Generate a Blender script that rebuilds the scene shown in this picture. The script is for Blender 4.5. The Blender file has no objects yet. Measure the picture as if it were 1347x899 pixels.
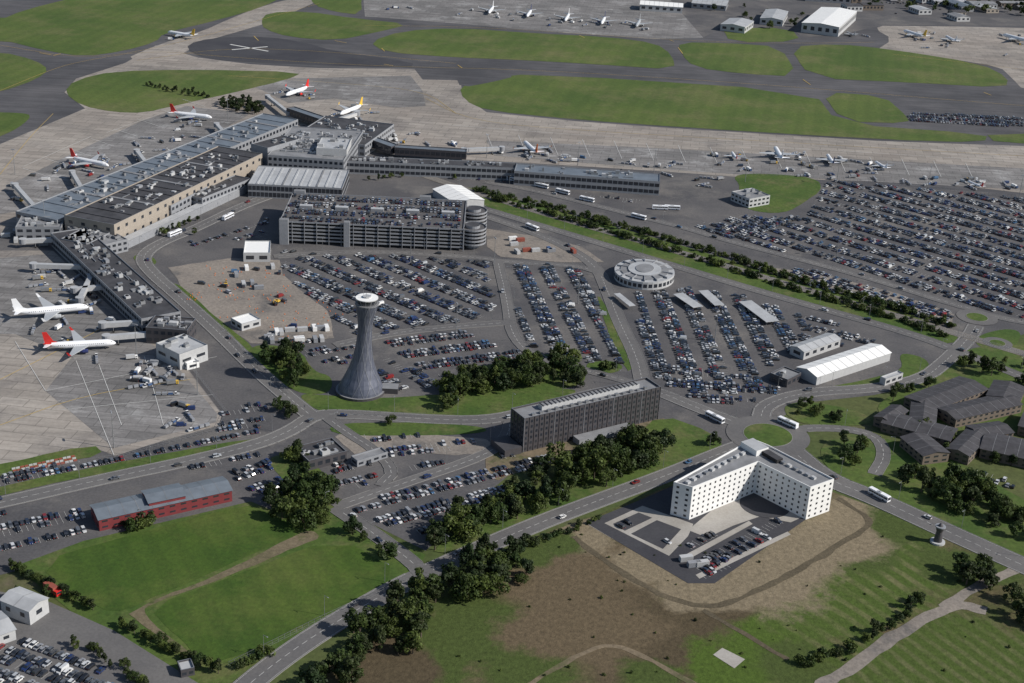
import bpy, math, random
from mathutils import Vector, Matrix, noise as mn
random.seed(7)
R_=random.random; U=random.uniform
sc=bpy.context.scene
H=340.0; F=1850.0
ROT=Matrix.Rotation(math.radians(90-24),3,'X')@Matrix.Rotation(math.radians(3.0),3,'Z')
# ground survey: aerial-photo reading -> metres on the plane z
def P(u,v,z=0.0):
    d=ROT@Vector(((u-673.5)/F,-(v-449.5)/F,-1.0))
    t=(z-H)/d.z
    return Vector((d.x*t,d.y*t,z))
def PP(l,z=0.0): return [P(a,b,z) for a,b in l]

# ---------------------------------------------------------------- materials
def newmat(name):
    m=bpy.data.materials.new(name); m.use_nodes=True
    nt=m.node_tree; b=nt.nodes['Principled BSDF']
    return m,nt,b
def L(nt,a,b): nt.links.new(a,b)
def noise_n(nt,vec,scale,detail=5,rough=.6):
    n=nt.nodes.new('ShaderNodeTexNoise'); n.inputs['Scale'].default_value=scale
    n.inputs['Detail'].default_value=detail; n.inputs['Roughness'].default_value=rough
    if vec: L(nt,vec,n.inputs['Vector'])
    return n.outputs['Fac']
def ramp(nt,fac,stops,interp='LINEAR'):
    r=nt.nodes.new('ShaderNodeValToRGB'); r.color_ramp.interpolation=interp
    e=r.color_ramp.elements
    while len(e)<len(stops): e.new(0.5)
    for el,(p,c) in zip(e,stops):
        el.position=p; el.color=(*c,1) if len(c)==3 else c
    L(nt,fac,r.inputs['Fac']); return r.outputs['Color']
def mix(nt,fac,a,b,mode='MIX'):
    n=nt.nodes.new('ShaderNodeMix'); n.data_type='RGBA'; n.blend_type=mode
    for k,s in ((0,fac),(6,a),(7,b)):
        if isinstance(s,(int,float)): n.inputs[k].default_value=s
        elif isinstance(s,tuple): n.inputs[k].default_value=(*s,1)
        else: L(nt,s,n.inputs[k])
    return n.outputs[2]
def g(x): return (x,x,x)
def wave(nt,pos,period,ang,dist=1.5):
    mp=nt.nodes.new('ShaderNodeMapping'); mp.inputs['Rotation'].default_value=(0,0,math.radians(ang)); L(nt,pos,mp.inputs['Vector'])
    w=nt.nodes.new('ShaderNodeTexWave'); w.inputs['Scale'].default_value=.314/period; w.inputs['Distortion'].default_value=dist; w.inputs['Detail'].default_value=3; w.inputs['Detail Scale'].default_value=.5
    L(nt,mp.outputs[0],w.inputs['Vector']); return w.outputs['Fac']
def surf(name,c1,c2,s1=.02,s2=.6,fine=.25,rough=.9,c3=None,s3=.06,t3=(.55,.65),slab=0,mow=0,mowang=0,mowk=.5,joint=0,spec=.3,bump=0,streak=0,sang=0):
    m,nt,b=newmat(name)
    pos=nt.nodes.new('ShaderNodeNewGeometry').outputs['Position']
    col=ramp(nt,noise_n(nt,pos,s1,8,.65),[(.38,c1),(.62,c2)])
    if c3:
        f=ramp(nt,noise_n(nt,pos,s3,8,.7),[(t3[0],g(0)),(t3[1],g(1))])
        col=mix(nt,f,col,c3)
    if slab:
        mp=nt.nodes.new('ShaderNodeMapping'); mp.inputs['Rotation'].default_value=(0,0,math.radians(sang)); L(nt,pos,mp.inputs['Vector'])
        br=nt.nodes.new('ShaderNodeTexBrick'); br.offset=0.5; br.offset_frequency=2
        L(nt,mp.outputs[0],br.inputs['Vector'])
        br.inputs['Scale'].default_value=1; br.inputs['Brick Width'].default_value=slab*1.7; br.inputs['Row Height'].default_value=slab
        br.inputs['Mortar Size'].default_value=joint; br.inputs['Mortar Smooth'].default_value=.2
        br.inputs['Color1'].default_value=(*g(.86),1); br.inputs['Color2'].default_value=(*g(1.08),1); br.inputs['Mortar'].default_value=(*g(.6),1)
        col=mix(nt,1.0,col,br.outputs['Color'],'MULTIPLY')
    if streak:
        mp=nt.nodes.new('ShaderNodeMapping'); mp.inputs['Rotation'].default_value=(0,0,math.radians(sang)); mp.inputs['Scale'].default_value=(.012,.25,1); L(nt,pos,mp.inputs['Vector'])
        f=ramp(nt,noise_n(nt,mp.outputs[0],1,4,.6),[(.4,g(1-streak)),(.6,g(1.05))])
        col=mix(nt,1.0,col,f,'MULTIPLY')
        f=ramp(nt,noise_n(nt,pos,.006,6,.7),[(.35,g(.82)),(.65,g(1.12))])
        col=mix(nt,1.0,col,f,'MULTIPLY')
    if mow:
        f=ramp(nt,wave(nt,pos,mow,mowang),[(.3,g(.86)),(.7,(1.12,1.1,1.05))])
        col=mix(nt,mowk,col,f,'MULTIPLY')
    f=ramp(nt,noise_n(nt,pos,s2,6,.7),[(.3,g(1-fine)),(.7,g(1+fine))])
    col=mix(nt,1.0,col,f,'MULTIPLY')
    L(nt,col,b.inputs['Base Color']); b.inputs['Roughness'].default_value=rough
    b.inputs['Specular IOR Level'].default_value=spec
    if bump:
        bp=nt.nodes.new('ShaderNodeBump'); bp.inputs['Strength'].default_value=bump; bp.inputs['Distance'].default_value=.6
        L(nt,noise_n(nt,pos,s2*.7,5,.7),bp.inputs['Height']); L(nt,bp.outputs[0],b.inputs['Normal'])
    return m
def plain(name,c,rough=.6,metal=0,fine=.12,s=.5,spec=.4):
    m,nt,b=newmat(name)
    pos=nt.nodes.new('ShaderNodeNewGeometry').outputs['Position']
    f=ramp(nt,noise_n(nt,pos,s,5,.65),[(.3,g(1-fine)),(.7,g(1+fine*.6))])
    L(nt,mix(nt,1.0,c,f,'MULTIPLY'),b.inputs['Base Color'])
    b.inputs['Roughness'].default_value=rough; b.inputs['Metallic'].default_value=metal; b.inputs['Specular IOR Level'].default_value=spec
    return m
M={}
M['ground']=surf('ground_grass',(.055,.082,.022),(.09,.10,.035),.006,.3,.3,c3=(.11,.095,.06),s3=.015,bump=.3)
M['grass']=surf('airfield_grass',(.056,.094,.019),(.088,.122,.028),.009,.3,.22,c3=(.135,.135,.055),s3=.014,t3=(.48,.72),mow=16,mowang=12,mowk=.3,bump=.35)
M['lawn']=surf('verge_grass',(.045,.086,.015),(.078,.115,.024),.03,.4,.3,c3=(.115,.12,.045),s3=.04,t3=(.5,.66),bump=.4)
M['pitch']=surf('playing_field_grass',(.033,.072,.009),(.055,.096,.013),.02,.5,.24,c3=(.085,.112,.024),s3=.016,t3=(.46,.66),mow=11,mowang=-28,mowk=.4,bump=.4)
M['dirt']=surf('bare_earth',(.19,.15,.10),(.13,.105,.07),.03,.4,.3,c3=(.075,.09,.03),s3=.03,t3=(.5,.62),bump=.6)
M['pathdirt']=surf('worn_path',(.16,.13,.085),(.12,.105,.06),.04,.5,.3,c3=(.07,.09,.025),s3=.06,t3=(.54,.64),bump=.5)
M['darkdirt']=surf('damp_soil',(.085,.07,.045),(.11,.09,.058),.04,.7,.3,bump=.5)
M['tan']=surf('construction_ground',(.25,.22,.19),(.19,.17,.152),.03,.5,.25,c3=(.125,.118,.112),s3=.03,bump=.4)
M['asph']=surf('asphalt_airfield',(.078,.078,.085),(.105,.102,.107),.012,.7,.12,rough=.85,streak=.2,sang=7)
M['asphdark']=surf('asphalt_new',(.042,.042,.05),(.062,.062,.068),.02,.8,.15,rough=.85)
M['park']=surf('asphalt_car_park',(.075,.074,.079),(.115,.11,.11),.02,.8,.24,rough=.85,c3=(.16,.15,.14),s3=.018,t3=(.52,.68))
M['road']=surf('asphalt_road',(.115,.112,.113),(.145,.14,.137),.03,.8,.15,rough=.85)
M['conc']=surf('apron_concrete',(.295,.262,.232),(.35,.32,.285),.01,.5,.12,rough=.8,c3=(.22,.20,.185),s3=.02,t3=(.5,.66),slab=9,joint=.25,sang=7,streak=.14)
M['conc2']=surf('apron_stand_concrete',(.18,.175,.172),(.24,.23,.225),.018,.6,.16,rough=.8,c3=(.33,.325,.32),s3=.03,t3=(.54,.64),slab=8,joint=.25,sang=7,streak=.22)
M['paving']=surf('light_paving',(.30,.28,.25),(.38,.36,.33),.05,1,.12,rough=.8)
M['ballast']=surf('rail_ballast',(.15,.135,.12),(.19,.175,.16),.05,1,.3)
# big rough field: soft, noise-edged patches laid over a brown/green base, all in ground metres
def field_mat():
    m,nt,b=newmat('rough_field')
    pos=nt.nodes.new('ShaderNodeNewGeometry').outputs['Position']
    BR=(.120,.092,.056);DB=(.082,.064,.038);TN=(.205,.168,.112);GR=(.060,.084,.022);BG=(.066,.106,.018)
    col=ramp(nt,noise_n(nt,pos,.02,9,.7),[(.36,(.13,.10,.06)),(.5,(.092,.083,.04)),(.62,(.060,.080,.022))])
    brk=ramp(nt,noise_n(nt,pos,.05,6,.7),[(.38,g(.15)),(.6,g(1))])
    s1=mix(nt,1.0,ramp(nt,wave(nt,pos,8,-38,3.5),[(.4,g(0)),(.85,g(1))]),brk,'MULTIPLY')
    st=mix(nt,s1,(.064,.098,.020),(.135,.138,.060))
    s2=mix(nt,1.0,ramp(nt,wave(nt,pos,7,-30,3.5),[(.4,g(0)),(.9,g(1))]),brk,'MULTIPLY')
    st2=mix(nt,s2,(.062,.092,.02),(.115,.122,.052))
    nz=noise_n(nt,pos,.035,9,.72)
    for (u,v,r,c) in ((560,860,38,GR),(640,820,26,GR),(500,880,26,DB),(690,880,26,GR),(780,760,42,BR),(860,840,40,DB),(720,770,28,BR),(800,830,30,BR),(950,800,22,DB),(720,830,22,BR),(900,880,24,DB),
        (860,890,14,GR),(960,880,22,BG),(1010,840,22,BG),(1060,875,22,GR),(1080,800,34,st),(1140,770,34,st),(1200,740,30,st),(1120,730,24,GR),(1250,745,20,GR),(1010,770,26,TN),(1090,715,26,TN),(1130,685,24,TN),(960,780,20,TN),(1050,745,24,TN),(770,705,16,TN),(850,745,18,TN),(900,780,16,TN),
        (1200,890,34,st2),(1290,860,34,st2),(1380,890,44,st2),(1240,850,20,st2),(1190,690,20,GR),(1300,750,16,GR),(690,730,14,GR),(740,715,12,GR)):
        c0=P(u,v)
        vd=nt.nodes.new('ShaderNodeVectorMath'); vd.operation='DISTANCE'; L(nt,pos,vd.inputs[0]); vd.inputs[1].default_value=(c0.x,c0.y,0)
        ma=nt.nodes.new('ShaderNodeMath'); ma.operation='MULTIPLY_ADD'; L(nt,vd.outputs['Value'],ma.inputs[0]); ma.inputs[1].default_value=.5/r; L(nt,nz,ma.inputs[2])
        f=ramp(nt,ma.outputs[0],[(.84,g(1)),(1.0,g(0))])
        col=mix(nt,f,col,c)
    f=ramp(nt,noise_n(nt,pos,.45,7,.72),[(.3,g(.66)),(.7,g(1.32))]); col=mix(nt,1.0,col,f,'MULTIPLY')
    L(nt,col,b.inputs['Base Color']); b.inputs['Roughness'].default_value=.95; b.inputs['Specular IOR Level'].default_value=.2
    bp=nt.nodes.new('ShaderNodeBump'); bp.inputs['Strength'].default_value=.7; bp.inputs['Distance'].default_value=.7
    L(nt,noise_n(nt,pos,.35,6,.7),bp.inputs['Height']); L(nt,bp.outputs[0],b.inputs['Normal'])
    return m
M['field']=field_mat()
M['white']=plain('white_road_paint',(.6,.6,.58),.7)
M['yellow']=plain('yellow_taxi_paint',(.50,.35,.10),.7)
M['kerb']=plain('kerb_stone',(.22,.215,.21),.85)
M['wwhite']=plain('white_render',(.78,.78,.77),.6,fine=.06)
M['wgrey']=plain('grey_cladding',(.27,.28,.30),.5)
M['wlight']=plain('light_cladding',(.46,.465,.47),.5,fine=.1)
M['wdark']=plain('dark_cladding',(.072,.068,.074),.45)
M['wbrown']=plain('sandstone',(.33,.29,.245),.8)
M['wred']=plain('red_brick_cladding',(.19,.036,.04),.6)
M['wbrick']=plain('brown_brick',(.16,.13,.105),.85)
M['rgrey']=plain('roof_membrane_grey',(.22,.225,.235),.7,fine=.3,s=.12)
M['rlight']=plain('roof_metal_light',(.42,.43,.44),.45,fine=.18,s=.15)
M['rwhite']=plain('roof_white_fabric',(.85,.85,.83),.5,fine=.05)
M['rdark']=plain('roof_felt_dark',(.06,.06,.066),.75,fine=.4,s=.12)
M['rblue']=plain('roof_steel_bluegrey',(.15,.175,.205),.42,fine=.2,s=.15)
M['rbrown']=plain('roof_tile_dark',(.060,.058,.064),.8,fine=.35,s=.3)
M['glass']=plain('window_glass',(.03,.035,.045),.12,fine=.3,s=.3,spec=.8)
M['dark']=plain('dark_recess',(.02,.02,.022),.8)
M['metal']=plain('galvanised_steel',(.36,.37,.38),.4,metal=.6)
M['rust']=plain('red_container_paint',(.28,.08,.055),.6)
M['blue']=plain('blue_paint',(.05,.10,.22),.5)
M['orange']=plain('orange_paint',(.75,.18,.02),.5)
M['yel']=plain('yellow_paint',(.65,.42,.06),.5)
M['redp']=plain('red_paint',(.6,.03,.025),.4)
M['navy']=plain('navy_paint',(.03,.04,.13),.4)
M['tyre']=plain('tyre_rubber',(.02,.02,.02),.8)
M['acwhite']=plain('aircraft_white_paint',(.82,.83,.85),.28,fine=.03)
M['acgrey']=plain('aircraft_grey_paint',(.40,.42,.44),.35,fine=.05)
def carpaint():
    m,nt,b=newmat('car_paint')
    oi=nt.nodes.new('ShaderNodeObjectInfo')
    cols=[(.012,.012,.014),(.035,.037,.042),(.26,.27,.29),(.55,.56,.57),(.018,.035,.11),(.11,.12,.135),(.20,.02,.02),(.40,.42,.44),(.02,.03,.055),(.72,.72,.71),(.06,.14,.26),(.08,.078,.075)]
    pos=[0,.17,.31,.43,.52,.64,.74,.775,.84,.91,.95,.975]
    c=ramp(nt,oi.outputs['Random'],list(zip(pos,cols)),'CONSTANT')
    L(nt,c,b.inputs['Base Color']); b.inputs['Roughness'].default_value=.25
    b.inputs['Coat Weight'].default_value=.6; b.inputs['Coat Roughness'].default_value=.08
    return m
M['car']=carpaint()
def leafmat(name,c1,c2):
    m,nt,b=newmat(name)
    oi=nt.nodes.new('ShaderNodeObjectInfo')
    pos=nt.nodes.new('ShaderNodeNewGeometry').outputs['Position']
    a=ramp(nt,oi.outputs['Random'],[(0,c1),(.55,tuple((x+y)*.4 for x,y in zip(c1,c2))),(1,c2)])
    f=ramp(nt,noise_n(nt,pos,.35,4,.6),[(.35,g(.55)),(.65,g(1.35))])
    c=mix(nt,1.0,a,f,'MULTIPLY')
    L(nt,c,b.inputs['Base Color']); b.inputs['Roughness'].default_value=.6; b.inputs['Specular IOR Level'].default_value=.25
    tr=nt.nodes.new('ShaderNodeBsdfTranslucent'); L(nt,c,tr.inputs['Color'])
    ms=nt.nodes.new('ShaderNodeMixShader'); ms.inputs[0].default_value=.25
    L(nt,b.outputs[0],ms.inputs[1]); L(nt,tr.outputs[0],ms.inputs[2])
    L(nt,ms.outputs[0],nt.nodes['Material Output'].inputs['Surface'])
    return m
M['leaf']=leafmat('foliage',(.034,.060,.015),(.098,.130,.030))
M['leafd']=leafmat('foliage_dark',(.022,.042,.014),(.052,.070,.022))
M['bark']=plain('bark',(.10,.08,.06),.9)

# ---------------------------------------------------------------- mesh builder
class MB:
    def __init__(s): s.v=[];s.f=[];s.m=[];s.mats=[]
    def mi(s,k):
        if k not in s.mats: s.mats.append(k)
        return s.mats.index(k)
    def face(s,pts,k):
        n=len(s.v); s.v+= [tuple(p) for p in pts]; s.f.append(tuple(range(n,n+len(pts)))); s.m.append(s.mi(k))
    def prism(s,poly,z0,z1,kw,kr=None,bottom=False):
        n=len(poly)
        for i in range(n):
            a=poly[i];b=poly[(i+1)%n]
            s.face([(a[0],a[1],z0),(b[0],b[1],z0),(b[0],b[1],z1),(a[0],a[1],z1)],kw)
        s.face([(p[0],p[1],z1) for p in poly],kr or kw)
        if bottom: s.face([(p[0],p[1],z0) for p in reversed(poly)],kw)
    def box(s,c,ux,sx,sy,z0,z1,k,kr=None):
        ux=Vector((ux[0],ux[1])).normalized(); uy=Vector((-ux.y,ux.x)); c=Vector((c[0],c[1]))
        p=[c-ux*sx/2-uy*sy/2,c+ux*sx/2-uy*sy/2,c+ux*sx/2+uy*sy/2,c-ux*sx/2+uy*sy/2]
        s.prism(p,z0,z1,k,kr,bottom=True)
    def cyl(s,c,r,z0,z1,k,n=12,r2=None,kr=None):
        r2=r if r2 is None else r2
        a=[(c[0]+r*math.cos(2*math.pi*i/n),c[1]+r*math.sin(2*math.pi*i/n),z0) for i in range(n)]
        b=[(c[0]+r2*math.cos(2*math.pi*i/n),c[1]+r2*math.sin(2*math.pi*i/n),z1) for i in range(n)]
        for i in range(n):
            j=(i+1)%n; s.face([a[i],a[j],b[j],b[i]],k)
        s.face(b,kr or k)
    def mesh(s,name):
        me=bpy.data.meshes.new(name); me.from_pydata(s.v,[],s.f)
        for k in s.mats: me.materials.append(M[k])
        me.polygons.foreach_set('material_index',s.m); me.update(); return me
    def obj(s,name,parent=None):
        if not s.f: return None
        o=bpy.data.objects.new(name,s.mesh(name)); sc.collection.objects.link(o)
        if parent:
            o.parent=parent; o.location=-parent.location
        return o
def empty(name,loc):
    e=bpy.data.objects.new(name,None); e.location=(loc[0],loc[1],0); e.empty_display_size=2; sc.collection.objects.link(e); return e
def inst(name,me,loc,ang,s=1.0):
    o=bpy.data.objects.new(name,me); o.location=loc; o.rotation_euler=(0,0,ang)
    o.scale=(s,s,s) if not isinstance(s,tuple) else s
    sc.collection.objects.link(o); return o
def area(p): return sum(p[i][0]*p[(i+1)%len(p)][1]-p[(i+1)%len(p)][0]*p[i][1] for i in range(len(p)))/2
def ccw(p): return p if area(p)>0 else list(reversed(p))
def inpoly(x,y,p):
    c=False;j=len(p)-1
    for i in range(len(p)):
        yi=p[i][1];yj=p[j][1]
        if (yi>y)!=(yj>y) and x<(p[j][0]-p[i][0])*(y-yi)/(yj-yi)+p[i][0]: c=not c
        j=i
    return c
def chaikin(p,n=2,closed=True):
    for _ in range(n):
        q=[];m=len(p)
        rng=range(m) if closed else range(m-1)
        if not closed: q.append(p[0])
        for i in rng:
            a=p[i];b=p[(i+1)%m]
            q+=[a.lerp(b,.25),a.lerp(b,.75)]
        if not closed: q.append(p[-1])
        p=q
    return p
def ragged(p,amp,step=4):
    q=[]
    for i in range(len(p)):
        a=p[i];b=p[(i+1)%len(p)];l=(b-a).length;n=min(80,max(1,int(l/step)))
        for k in range(n):
            c=a.lerp(b,k/n); v=mn.noise_vector(c*.04)*amp+mn.noise_vector(c*.17)*amp*.5; q.append(Vector((c.x+v.x,c.y+v.y,0)))
    return q
def inset(p,d):
    n=len(p);o=[]
    for i in range(n):
        a=Vector(p[i-1][:2]);b=Vector(p[i][:2]);c=Vector(p[(i+1)%n][:2])
        e1=(b-a).normalized();e2=(c-b).normalized()
        n1=Vector((-e1.y,e1.x));n2=Vector((-e2.y,e2.x))
        k=1+n1.dot(n2); k=max(k,.3)
        o.append(b+(n1+n2)*(d/k))
    return o
BLOCK=[]
def addblock(p):
    BLOCK.append((min(a[0] for a in p),max(a[0] for a in p),min(a[1] for a in p),max(a[1] for a in p),p))
def blocked(x,y):
    for a,b,c,d,p in BLOCK:
        if a<x<b and c<y<d and inpoly(x,y,p): return True
    return False
zc=[0]
def sheet(name,px,mat,z,smooth=0,block=False,rag=0):
    p=PP(px)
    if smooth: p=chaikin(p,smooth)
    if block: addblock([(a.x,a.y) for a in p])
    if rag: p=ragged(p,rag)
    p=ccw(p); zc[0]+=1
    z=z+(zc[0]%9)*.002
    mb=MB(); mb.face([(a.x,a.y,z) for a in p],mat)
    return mb.obj(name)
# ---------------------------------------------------------------- ground
gb=MB(); gb.face([(-9000,-3000,0),(9000,-3000,0),(9000,15000,0),(-9000,15000,0)],'ground'); gb.obj('ground')
Z1,Z2,Z3,Z4,Z5,Z6=.03,.06,.10,.14,.18,.30
sheet('taxiway',[(-900,-60),(2300,-60),(2300,300),(1500,275),(900,240),(385,170),(60,300),(-500,420)],'asph',Z1)
sheet('car_park_surface',[(-300,620),(-260,330),(60,290),(385,160),(700,215),(1560,270),(1560,470),(1347,440),(1300,455),(1240,500),(1150,520),(1060,530),(960,590),(870,600),(700,600),(640,650),(560,725),(440,665),(400,690),(310,665),(110,730),(-300,830)],'park',Z2)
sheet('apron',[(-300,330),(0,190),(60,165),(112,143),(85,122),(100,104),(165,83),(205,60),(260,76),(330,85),(420,90),(545,91),(556,105),(606,106),(608,125),(640,148),(760,160),(900,170),(1160,186),(1560,200),(1560,280),(1250,243),(970,233),(860,225),(700,215),(600,210),(480,200),(400,165),(300,190),(120,270),(-300,420)],'conc',Z3)
sheet('apron',[(-300,360),(0,330),(70,330),(130,390),(185,440),(235,470),(292,545),(288,560),(215,580),(152,600),(125,590),(-300,680)],'conc',Z3)
sheet('apron',[(1150,38),(1165,33),(1560,42),(1560,140),(1347,120),(1330,102),(1315,88),(1250,78),(1150,68),(1175,52)],'conc',Z3,1)
sheet('apron',[(160,80),(205,60),(265,42),(300,26),(345,8),(410,-8),(440,-8),(360,28),(300,46),(255,58),(245,70),(220,76)],'conc',Z3,1)
sheet('apron',[(478,0),(480,-25),(860,-25),(925,50),(860,52),(700,40),(560,28),(480,22)],'conc2',Z3)
sheet('apron_stand',[(60,335),(120,390),(170,432),(220,468),(286,545),(284,556),(150,590),(60,515),(95,470),(20,440),(-60,440),(-60,345)],'conc2',Z4)
sheet('apron_stand',[(10,245),(100,200),(185,160),(245,140),(330,150),(290,172),(200,210),(100,258),(40,275),(-40,290)],'conc2',Z4)
sheet('apron_stand',[(330,112),(370,104),(540,100),(556,120),(560,140),(520,142),(440,130),(380,136)],'conc2',Z4)
sheet('apron_stand',[(640,185),(860,195),(1347,222),(1347,250),(970,230),(860,222),(650,205)],'conc2',Z4)
sheet('taxiway',[(243,64),(258,54),(300,49),(355,49),(400,56),(440,68),(545,82),(540,90),(420,86),(330,82),(270,78)],'asphdark',Z5,1)
sheet('taxiway',[(600,102),(650,96),(680,100),(650,108),(606,116)],'asph',Z5,1)
def grass(px,mat='grass',z=Z4,smooth=2,rag=.7): return sheet('grass',px,mat,z+.03,smooth,True,rag)
grass([(-420,20),(0,27),(30,14),(110,-6),(380,-8),(345,10),(290,26),(215,44),(205,56),(160,68),(110,75),(60,67),(0,52),(-300,45),(-420,60)],smooth=1,rag=0)
grass([(-200,62),(0,68),(48,80),(64,92),(50,104),(0,122),(-200,160)],smooth=1)
grass([(-120,150),(-20,148),(36,149),(40,156),(20,172),(-20,188),(-120,200)])
grass([(84,122),(98,106),(150,94),(250,92),(400,95),(375,106),(300,124),(240,137),(190,149),(150,148),(108,140)],smooth=1)
grass([(343,28),(352,17),(400,15),(470,25),(540,32),(500,42),(440,54),(380,49),(348,39)],smooth=1)
grass([(408,-8),(475,-8),(476,20),(440,16),(412,7)],smooth=1)
grass([(486,55),(530,41),(600,37),(700,44),(800,49),(862,57),(884,72),(888,92),(800,86),(700,80),(600,76),(505,69)],smooth=1)
grass([(893,56),(960,57),(1027,62),(1050,101),(980,98),(913,89),(895,70)],smooth=1)
grass([(1038,62),(1100,58),(1170,65),(1290,84),(1327,103),(1322,116),(1200,109),(1066,103)],smooth=1)
grass([(950,37),(1040,37),(1054,55),(960,56)],smooth=1)
grass([(604,114),(640,104),(700,97),(1070,121),(1102,163),(1300,177),(1295,188),(1160,184),(900,168),(760,158),(640,146),(610,132)],smooth=1)
grass([(1080,121),(1162,127),(1190,150),(1197,163),(1108,160)],smooth=1)
grass([(1295,174),(1560,182),(1560,196),(1312,190)],smooth=1)
for l in ([(0,120),(60,95),(100,82),(200,66),(300,76),(500,88),(700,92),(1000,111),(1347,140),(1500,150)],
          [(0,60),(120,80),(240,56),(330,30),(420,5)],[(180,80),(300,63),(430,68),(600,84)],
          [(480,34),(640,36),(860,52),(1020,58),(1150,56)],
          [(560,130),(620,160),(760,172),(1000,186),(1347,206),(1500,214)],[(300,100),(450,110),(560,120),(600,150)],
          [(0,230),(40,180),(70,150)],[(1175,72),(1347,92)],[(0,500),(60,470),(140,430)],[(0,560),(110,520),(250,500)]):
    p=chaikin(PP(l),2,False); mb=MB()
    for a,b in zip(p,p[1:]):
        d=(b-a).normalized(); n=Vector((-d.y,d.x,0))*.2
        mb.face([(*(a-n)[:2],Z6),(*(b-n)[:2],Z6),(*(b+n)[:2],Z6),(*(a+n)[:2],Z6)],'yellow')
    mb.obj('taxiway_centreline')
def lines(name,segs,w,mat,z=Z6+.01):
    mb=MB()
    for a,b in segs:
        a=P(*a);b=P(*b);d=(b-a).normalized();n=Vector((-d.y,d.x,0))*w/2
        mb.face([(*(a-n)[:2],z),(*(b-n)[:2],z),(*(b+n)[:2],z),(*(a+n)[:2],z)],mat)
    return mb.obj(name)
lines('runway_cross_marking',[((303,59),(353,68)),((305,66),(352,62))],2.6,'white')
lines('stand_markings',[((100,475),(150,600)),((60,515),(285,470)),((80,540),(280,520)),((190,470),(215,560)),((20,450),(60,515)),((130,480),(160,560))],.3,'white')
lines('stand_markings',[((640+i*42,176+i*2.6),(650+i*42,200+i*2.4)) for i in range(16)],.35,'white')
lines('stand_markings',[((590,165),(760,178)),((760,178),(1347,214))],.35,'white')
lines('stand_markings',[((60+i*30,232-i*13),(30+i*30,222-i*13)) for i in range(8)]+[((120,180),(30,220)),((240,140),(140,175))],.35,'white')
lines('holding_position_marks',[((52,70),(68,73)),((70,74),(80,71)),((505,85),(517,87)),((440,54),(456,57)),((602,86),(608,90)),((1056,105),(1066,112)),((892,63),(898,71)),((334,48),(340,54)),((881,53),(886,55)),((1294,122),(1304,126)),((762,47),(769,50)),((502,64),(506,68))],.8,'yellow',Z6+.03)
# landside greens and earths
grass([(390,517),(440,522),(510,524),(575,520),(640,514),(700,512),(765,512),(745,525),(700,538),(640,549),(560,551),(440,546),(408,537)],'lawn')
grass([(575,500),(650,478),(740,462),(775,490),(760,512),(640,520),(580,530)],'lawn')
grass([(325,452),(395,458),(412,490),(438,495),(436,518),(400,520),(370,505),(340,480)],'lawn')
grass([(226,372),(240,378),(292,424),(340,462),(330,466),(280,430),(228,384)],'lawn',smooth=1)
grass([(600,246),(625,248),(700,268),(800,296),(900,324),(1050,372),(1160,402),(1262,437),(1255,455),(1200,444),(1100,414),(1000,386),(900,354),(800,322),(700,292),(610,262)],'lawn',smooth=1)
grass([(962,231),(1000,228),(1075,234),(1082,250),(1060,266),(1030,282),(985,278),(968,262),(975,245)],'lawn')
grass([(1180,464),(1215,470),(1226,484),(1200,500),(1100,516),(1070,514),(1150,498),(1190,486)],'lawn')
grass([(868,545),(940,570),(952,590),(900,616),(820,640),(700,690),(600,730),(560,725),(640,680),(760,610),(830,580)],'lawn',smooth=1)
grass([(1030,533),(1060,528),(1130,540),(1152,556),(1120,562),(1060,560),(1035,548)],'lawn')
grass([(1075,588),(1110,572),(1150,573),(1250,600),(1347,660),(1480,720),(1480,780),(1347,735),(1240,688),(1150,648),(1090,622)],'lawn')
grass([(1262,462),(1300,455),(1400,450),(1480,480),(1480,620),(1347,560),(1250,600),(1200,560),(1150,545),(1160,525),(1210,505)],'lawn')
grass([(1290,440),(1330,432),(1347,440),(1330,466),(1300,462),(1280,452)],'lawn')
grass([(-200,650),(0,612),(122,584),(138,598),(60,612),(0,628),(-200,670)],'lawn',smooth=1)
grass([(-200,690),(0,640),(180,604),(345,574),(352,582),(180,614),(0,652),(-200,700)],'lawn',smooth=1)
grass([(430,558),(520,556),(632,560),(645,570),(560,574),(440,574)],'lawn')
grass([(785,390),(792,392),(815,440),(832,485),(824,490),(800,440)],'lawn',smooth=1)
grass([(170,340),(190,332),(210,345),(195,352)],'lawn')
grass([(770,478),(800,474),(822,482),(810,492),(775,490)],'lawn')
grass([(345,600),(400,598),(440,640),(440,690),(400,700),(345,670),(385,645)],'lawn')
sheet('construction_site',[(222,352),(300,340),(368,342),(372,362),(430,410),(440,445),(380,452),(330,452),(290,425),(238,380)],'tan',Z4+.03,0,True,1.5)
sheet('construction_site',[(640,302),(715,312),(765,325),(795,345),(740,346),(660,338),(640,325)],'tan',Z4+.03,0,True,1.5)
sheet('construction_site',[(1010,352),(1060,358),(1100,366),(1180,386),(1255,414),(1250,432),(1160,400),(1050,368)],'tan',Z4,rag=1)
sheet('dirt_verge',[(640,590),(870,548),(885,560),(760,600),(700,612),(640,640)],'dirt',Z4+.03,1,rag=1.5)
sheet('dirt_verge',[(440,575),(470,560),(560,572),(640,578),(660,596),(600,600),(520,590),(470,600)],'tan',Z4,rag=1.5)
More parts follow.
